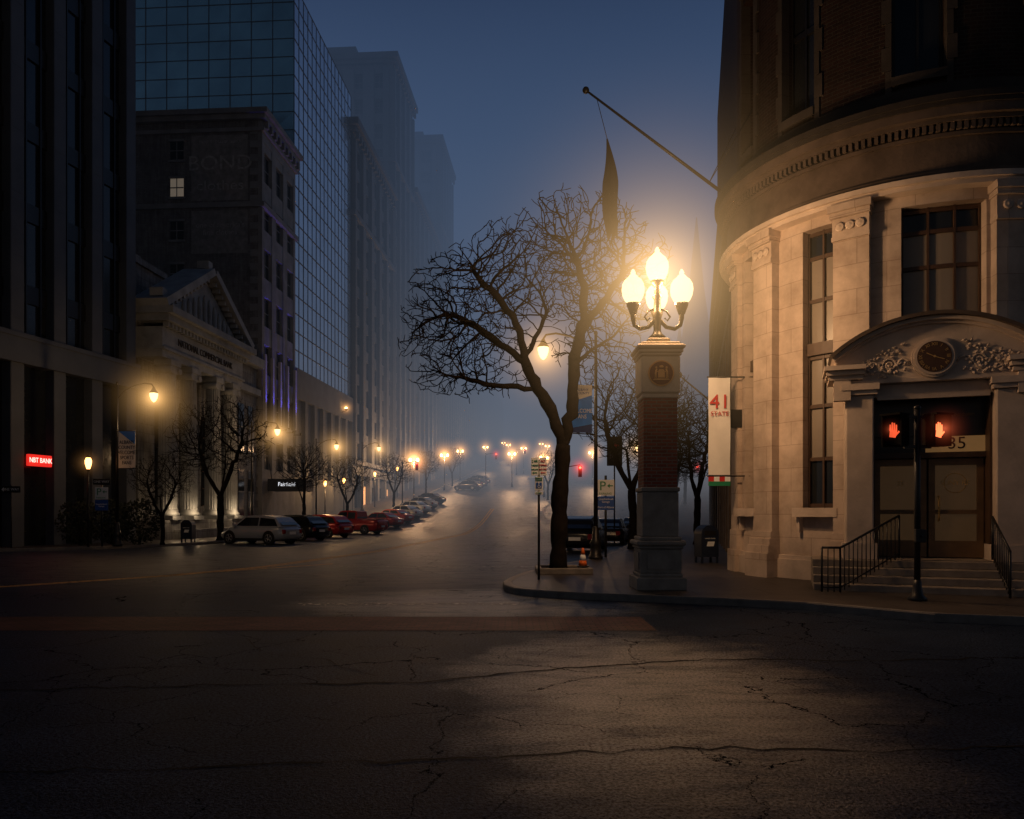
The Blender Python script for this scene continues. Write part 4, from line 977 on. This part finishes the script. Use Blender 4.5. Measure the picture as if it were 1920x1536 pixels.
text('WELCOME\nFANS',.2,white,b,TF(0,-.02,5.2),sx=.8); text('ALBANY\nCOUNTY',.12,blue,b,TF(.05,-.02,5.97),sx=.9)
m=MB(); m.tube([(-.4,0,6.22),(.55,.35,6.22)],.02,6); m.tube([(-.4,0,4.53),(.55,.35,4.53)],.02,6); m.obj('rod',blackmetal,b)
b=post('hanging_sign','dark sign board with pale I love NY lettering',5.57,40.6,.1,5.9,0,.04); m=MB(); m.bbox(-.42,.42,-.08,-.04,4.2,5.8,.02); m.obj('board',mat('dark_board',(.04,.035,.03),.1,4,.6,0),b)
text('I',.4,oldtrim,b,TF(-.22,-.085,5.3)); text('NY',.42,oldtrim,b,TF(0,-.085,4.7)); m=MB()
m.prism([(.1+.15*(16*math.sin(t)**3)/16,5.3+.14*(13*math.cos(t)-5*math.cos(2*t)-2*math.cos(3*t)-math.cos(4*t))/16) for t in [2*math.pi*i/24 for i in range(24)]],-.09,-.082); m.obj('heart_symbol',redp,b)
ps=root('pedestrian_signal','black pedestrian signal post with two lit orange hand signals','pedestrian signal',T(7.6,14.0,.13))
m=MB(); m.lathe([(.16,0),(.17,.06),(.1,.12),(.075,.3),(.06,.4)],14); m.tube([(0,0,.3),(0,0,3.6)],.055,12); m.ball((0,0,3.62),.07,.07,.05); m.box(-.25,.25,-.03,.03,3.42,3.48); m.box(-.25,.25,-.03,.03,2.86,2.92); m.obj('post',blackmetal,ps)
def hand(x,z,y):
    m=MB(); m.prism([(x-.07,z-.1),(x+.03,z-.12),(x+.06,z),(x-.06,z)],y-.008,y)
    for i,(a,l) in enumerate(((-.055,.1),(-.022,.13),(.012,.12),(.045,.09))): m.prism([(x+a-.012,z),(x+a+.012,z),(x+a+.01,z+l),(x+a-.01,z+l)],y-.008,y)
    m.prism([(x+.03,z-.1),(x+.1,z-.03),(x+.085,z-.01),(x+.04,z-.05)],y-.008,y); return m
matblack=mat('matt_black_housing',(.006,.006,.006),.1,4,.8,0,spec=.1)
for sx_,rt,hm in ((-.38,R(-56),handd),(.32,R(14),handg)):
    M_=T(sx_,0,3.17)@RZ(rt)@Matrix.Scale(.92,4); m=MB(); m.bbox(-.19,.19,-.12,.14,-.3,.32,.03); m.prism([(-.21,.32),(.21,.32),(.21,.36),(-.21,.36)],-.28,.1); m.prism([(-.21,-.3),(-.18,-.3),(-.18,.34),(-.21,.34)],-.22,0); m.prism([(.18,-.3),(.21,-.3),(.21,.34),(.18,.34)],-.22,0)
    hh=m.obj('signal_head',matblack,ps,M_); ho=hand(0,.04,0).obj('hand_symbol',hm,hh,T(0,-.125,-.03)@Matrix.Scale(1.25,4))
    halo(hh,(0,-.25,.04),.6 if hm is handg else .3,HH)
m=MB(); m.bbox(-.1,.1,-.14,-.06,1.1,1.35,.01); m.ball((0,-.15,1.22),.03,.02,.03); m.obj('push_button',blackmetal,ps)
def mailbox(x,y,rot):
    b=root('mailbox','dark blue rounded top mailbox with postal emblem','mailbox',T(x,y,.14)@RZ(rot)); m=MB()
    prof=[(-.3,.2),(.3,.2),(.3,.95)]+[(.3*math.cos(R(a)),.95+.28*math.sin(R(a))) for a in range(15,180,15)]+[(-.3,.95)]
    m.prism(prof,-.27,.27); m.obj('body',mailblue,b)
    for a in (-.26,.26):
        for c in (-.23,.23): m=MB(); m.box(a-.03,a+.03,c-.03,c+.03,0,.2); m.obj('leg',mailblue,b)
    m=MB(); m.box(-.2,.2,-.29,-.275,.9,1.05); m.obj('pull_door',blackmetal,b)
    m=MB(); m.prism([(-.12,.55),(.12,.55),(.16,.7),(-.08,.7)],-.28,-.272); m.obj('emblem',white,b); text('UNITED STATES',.05,white,b,TF(0,-.28,.8))
mailbox(6.35,24.4,.2); mailbox(-17.6,40.6,0); 
leafm=mat('shrub_leaves',(.012,.018,.010),.4,5,.8,0)
for x,y in ((-21.6,37.4),(-20.9,39.0),(-18.9,37.9)):
    m=MB()
    for k in range(900):
        a=random.uniform(0,6.28); u=random.uniform(-1,1); r=random.uniform(.7,1.05); q=math.sqrt(1-u*u)
        c=Vector((r*1.1*q*math.cos(a),r*1.0*q*math.sin(a),1.2+r*1.15*u)); d1=Vector((random.gauss(0,1),random.gauss(0,1),random.gauss(0,1))).normalized()*.09; d2=d1.orthogonal().normalized()*.05
        m.add([c-d1,c+d2,c+d1,c-d2],[(0,1,2,3)])
    b=root('shrub','dense dark clipped shrub beside the office building','shrub',T(x,y,.1)); m.obj('foliage',leafm,b); m2=MB(); m2.tube([(0,0,0),(0,0,1)],.06,6); m2.obj('trunk',bark,b)
# ---------------------------------------------------------------- cars
def car(kind,col,label,x,y,rot,lights=False):
    paintM=mat('car_paint',col,.03,3,.25,0,metal=.15,spec=.6)
    K={'suv':(4.5,.92,1.60,.98,(1.25,.30,-1.65,-2.14)),'sedan':(4.6,.9,1.42,.92,(1.0,.25,-1.1,-1.75)),'pickup':(5.7,.98,1.88,1.18,(1.2,.6,-.85,-.95))}[kind]
    L,w,zr,zb,(xa,xb_,xc,xd)=K; f=L/2
    c=root('parked_car',label,'car' if kind!='pickup' else 'pickup truck',T(x,y,h(y)+.005)@RZ(rot),'cars parked along the kerb')
    hood=zb-.05
    st=[(-f,.80,.45,zb-.25),(-f+.08,.93,.32,zb-.06),(-f+.35,1,.25,zb),(-f+1.0,1,.22,zb),(xa-.3,1,.22,zb),(xa+.2,1,.22,hood),(f-.6,.98,.23,hood-.12),(f-.2,.9,.28,hood-.22),(f,.74,.42,hood-.38)]
    m=MB();vs=[];fs=[]
    for (xx,ww,zl,zt_) in st:
        W_=w*ww; hh=zt_-zl
        ring=[(-W_*.86,zl),(-W_*.98,zl+.1),(-W_,zl+hh*.5),(-W_*.97,zt_-.12),(-W_*.88,zt_-.02),(-W_*.5,zt_+.02),(W_*.5,zt_+.02),(W_*.88,zt_-.02),(W_*.97,zt_-.12),(W_,zl+hh*.5),(W_*.98,zl+.1),(W_*.86,zl)]
        vs+=[(xx,a,b) for a,b in ring]
    n=12
    for i in range(len(st)-1):
        for k in range(n): fs.append((i*n+k,i*n+(k+1)%n,(i+1)*n+(k+1)%n,(i+1)*n+k))
    fs+=[tuple(range(n-1,-1,-1)),tuple((len(st)-1)*n+k for k in range(n))]
    m.add(vs,fs,0,True)
    wb,wr=w*.9,w*.72
    xm=(xb_+xc)/2
    dr=.10 if kind=='suv' else .02
    cs=[(xa,zb-.02,wb),(xb_+.1,zr-.06,wr),(xb_-.2,zr,wr*.97),(xm,zr+.01,wr*.98),(xc+.1,zr-dr,wr*.96),(xc-.02,zr-.06-dr,wr),(xd,zb-.02,wb)]
    v=[]
    for xx,zz,ww in cs: v+=[(xx,-ww,zz),(xx,ww,zz)]
    k=len(cs); fc=[(2*i,2*i+1,2*i+3,2*i+2) for i in range(k-1)]+[tuple(range(0,2*k,2)),tuple(range(2*k-1,0,-2))]; m.add(v,fc,0)
    if kind=='pickup': m.box(-f+.12,xd-.1,-w*.82,w*.82,zb+.021,zb+.024,1)
    for sx_ in (-1,1):
        for wx in (-L*.30,L*.31): m.tube([(wx,sx_*(w-.03),.36),(wx,sx_*(w+.006),.36)],.41,20,1)
        m.box(-L*.30+.42,L*.31-.42,sx_*w-.02,sx_*w+.008,.24,.34,1)
    m.box(-f+.3,f-.4,-w*.8,w*.8,.2,.3,1)
    m.obj('body',[paintM,blackp],c)
    def pl(q,nm):
        g=MB(); g.add(q,[tuple(range(len(q)))]); g.obj(nm,cglass,c)
    e=.012
    pl([(xa-.04+e,-wb*.88,zb+.05),(xa-.04+e,wb*.88,zb+.05),(xb_+.13+e,wr*.9,zr-.1),(xb_+.13+e,-wr*.9,zr-.1)],'windshield')
    pl([(xd+.02-e,-wb*.85,zb+.1),(xd+.02-e,wb*.85,zb+.1),(xc-e*.5,wr*.85,zr-.13-dr),(xc-e*.5,-wr*.85,zr-.13-dr)],'rear_window')
    for s_ in (-1,1):
        def sp(xx,t,zt_=None): zq=(zr-.06) if zt_ is None else zt_; return (xx,s_*(wb+(wr-wb)*t+e+.01),zb-.02+(zq-zb+.02)*t)
        xf0=xa-.18; xf1=xb_+.02; mid=xm+.1
        t0,t1=.12,.9
        def fx(a,b,t): return a+(b-a)*t
        pl([sp(fx(xf0,xf1,t0),t0),sp(mid+.05,t0),sp(mid+.05,t1),sp(fx(xf0,xf1,t1),t1)],'side_window')
        pl([sp(mid-.05,t0),sp(fx(xd+.2,xc+.1,t0),t0),sp(fx(xd+.2,xc+.1,t1),t1,zr-.06-dr),sp(mid-.05,t1)],'side_window')
        g=MB(); g.bbox(xa-.32,xa-.15,min(s_*w*.98,s_*w*1.12),max(s_*w*.98,s_*w*1.12),zb+.0,zb+.16,.02); g.obj('wing_mirror',paintM,c)
        for wx in (-L*.30,L*.31):
            g=MB(); g.tube([(wx,s_*(w-.2),.34),(wx,s_*(w-.0),.34),(wx,s_*(w+.02),.34)],[.34,.34,.3],20); wo=g.obj('wheel',tyre,c)
            g=MB(); g.tube([(wx,s_*(w+.01),.34),(wx,s_*(w+.03),.34)],.09,10)
            for q in range(5):
                a=q*2*math.pi/5; g.tube([(wx,s_*(w+.026),.34),(wx+.22*math.cos(a),s_*(w+.026),.34+.22*math.sin(a))],.03,5)
            g.tube([(wx+.22*math.cos(a),s_*(w+.024),.34+.22*math.sin(a)) for a in [2*math.pi*q/16 for q in range(17)]],.018,5); g.obj('rim',rimM,wo)
        g=MB(); g.bbox(f-.22,f-.05,min(s_*w*.45,s_*w*.78),max(s_*w*.45,s_*w*.78),hood-.46,hood-.3,.03); g.obj('headlight',headoff,c)
        g=MB(); g.bbox(-f-.01,-f+.16,min(s_*w*.6,s_*w*.88),max(s_*w*.6,s_*w*.88),zb-.4,zb-.15,.03); g.obj('tail_light',redg if lights else tailoff,c)
    g=MB(); g.box(f-.1,f+.012,-.42,.42,.5,.66); g.obj('grille',blackp,c)
    g=MB(); g.box(-f-.015,-f+.02,-.26,.26,.55,.7); g.obj('number_plate',white,c)
    return c
def LC(y,D=-16.9): return .0635*y+D
hd=R(154)
car('suv',(.34,.38,.44),'silver crossover parked nose-in at the kerb',LC(42.2),42.2,hd+.06)
car('suv',(.015,.016,.02),'black suv parked beside the silver crossover',LC(47.6),47.6,hd)
car('suv',(.55,.018,.02),'red hatchback parked between suv and pickup',LC(53.0),53.0,hd)
car('pickup',(.42,.016,.016),'dark red pickup truck parked nose-in',LC(61.0),61.0,hd+.1)
for k,(y,cl,nm) in enumerate(((70,(.4,.02,.02),'red'),(75,(.45,.03,.03),'red'),(80,(.55,.55,.57),'silver'),(85,(.7,.7,.7),'white'),(90,(.4,.4,.42),'grey'),(96,(.03,.03,.04),'black'))):
    car('sedan',cl,f'{nm} sedan parked nose-in on the slope',LC(y),y,hd)
for y,cl in ((118,(.03,.03,.04)),(124,(.04,.04,.05)),(131,(.1,.1,.11))): car('suv',cl,'dark suv parked high on the foggy hill',LC(y,-14.5),y,hd)
car('suv',(.012,.012,.014),'black suv parked by the pavement with rear visible',3.25,34.5,R(76))
car('sedan',(.02,.02,.024),'dark sedan parked beyond the black suv',5.6,42.5,R(76))
car('sedan',(.06,.06,.06),'grey car parked farther up the hill road',8.6,52,R(76))
# ---------------------------------------------------------------- camera
cd=bpy.data.cameras.new('camera'); cam=bpy.data.objects.new('camera',cd); COL.objects.link(cam); S.camera=cam
cam.location=(0,0,1.8); cam.rotation_euler=(R(90),0,0); cd.sensor_width=36; cd.lens=26.25; cd.shift_y=.1; cd.clip_end=3000; cd.clip_start=.1
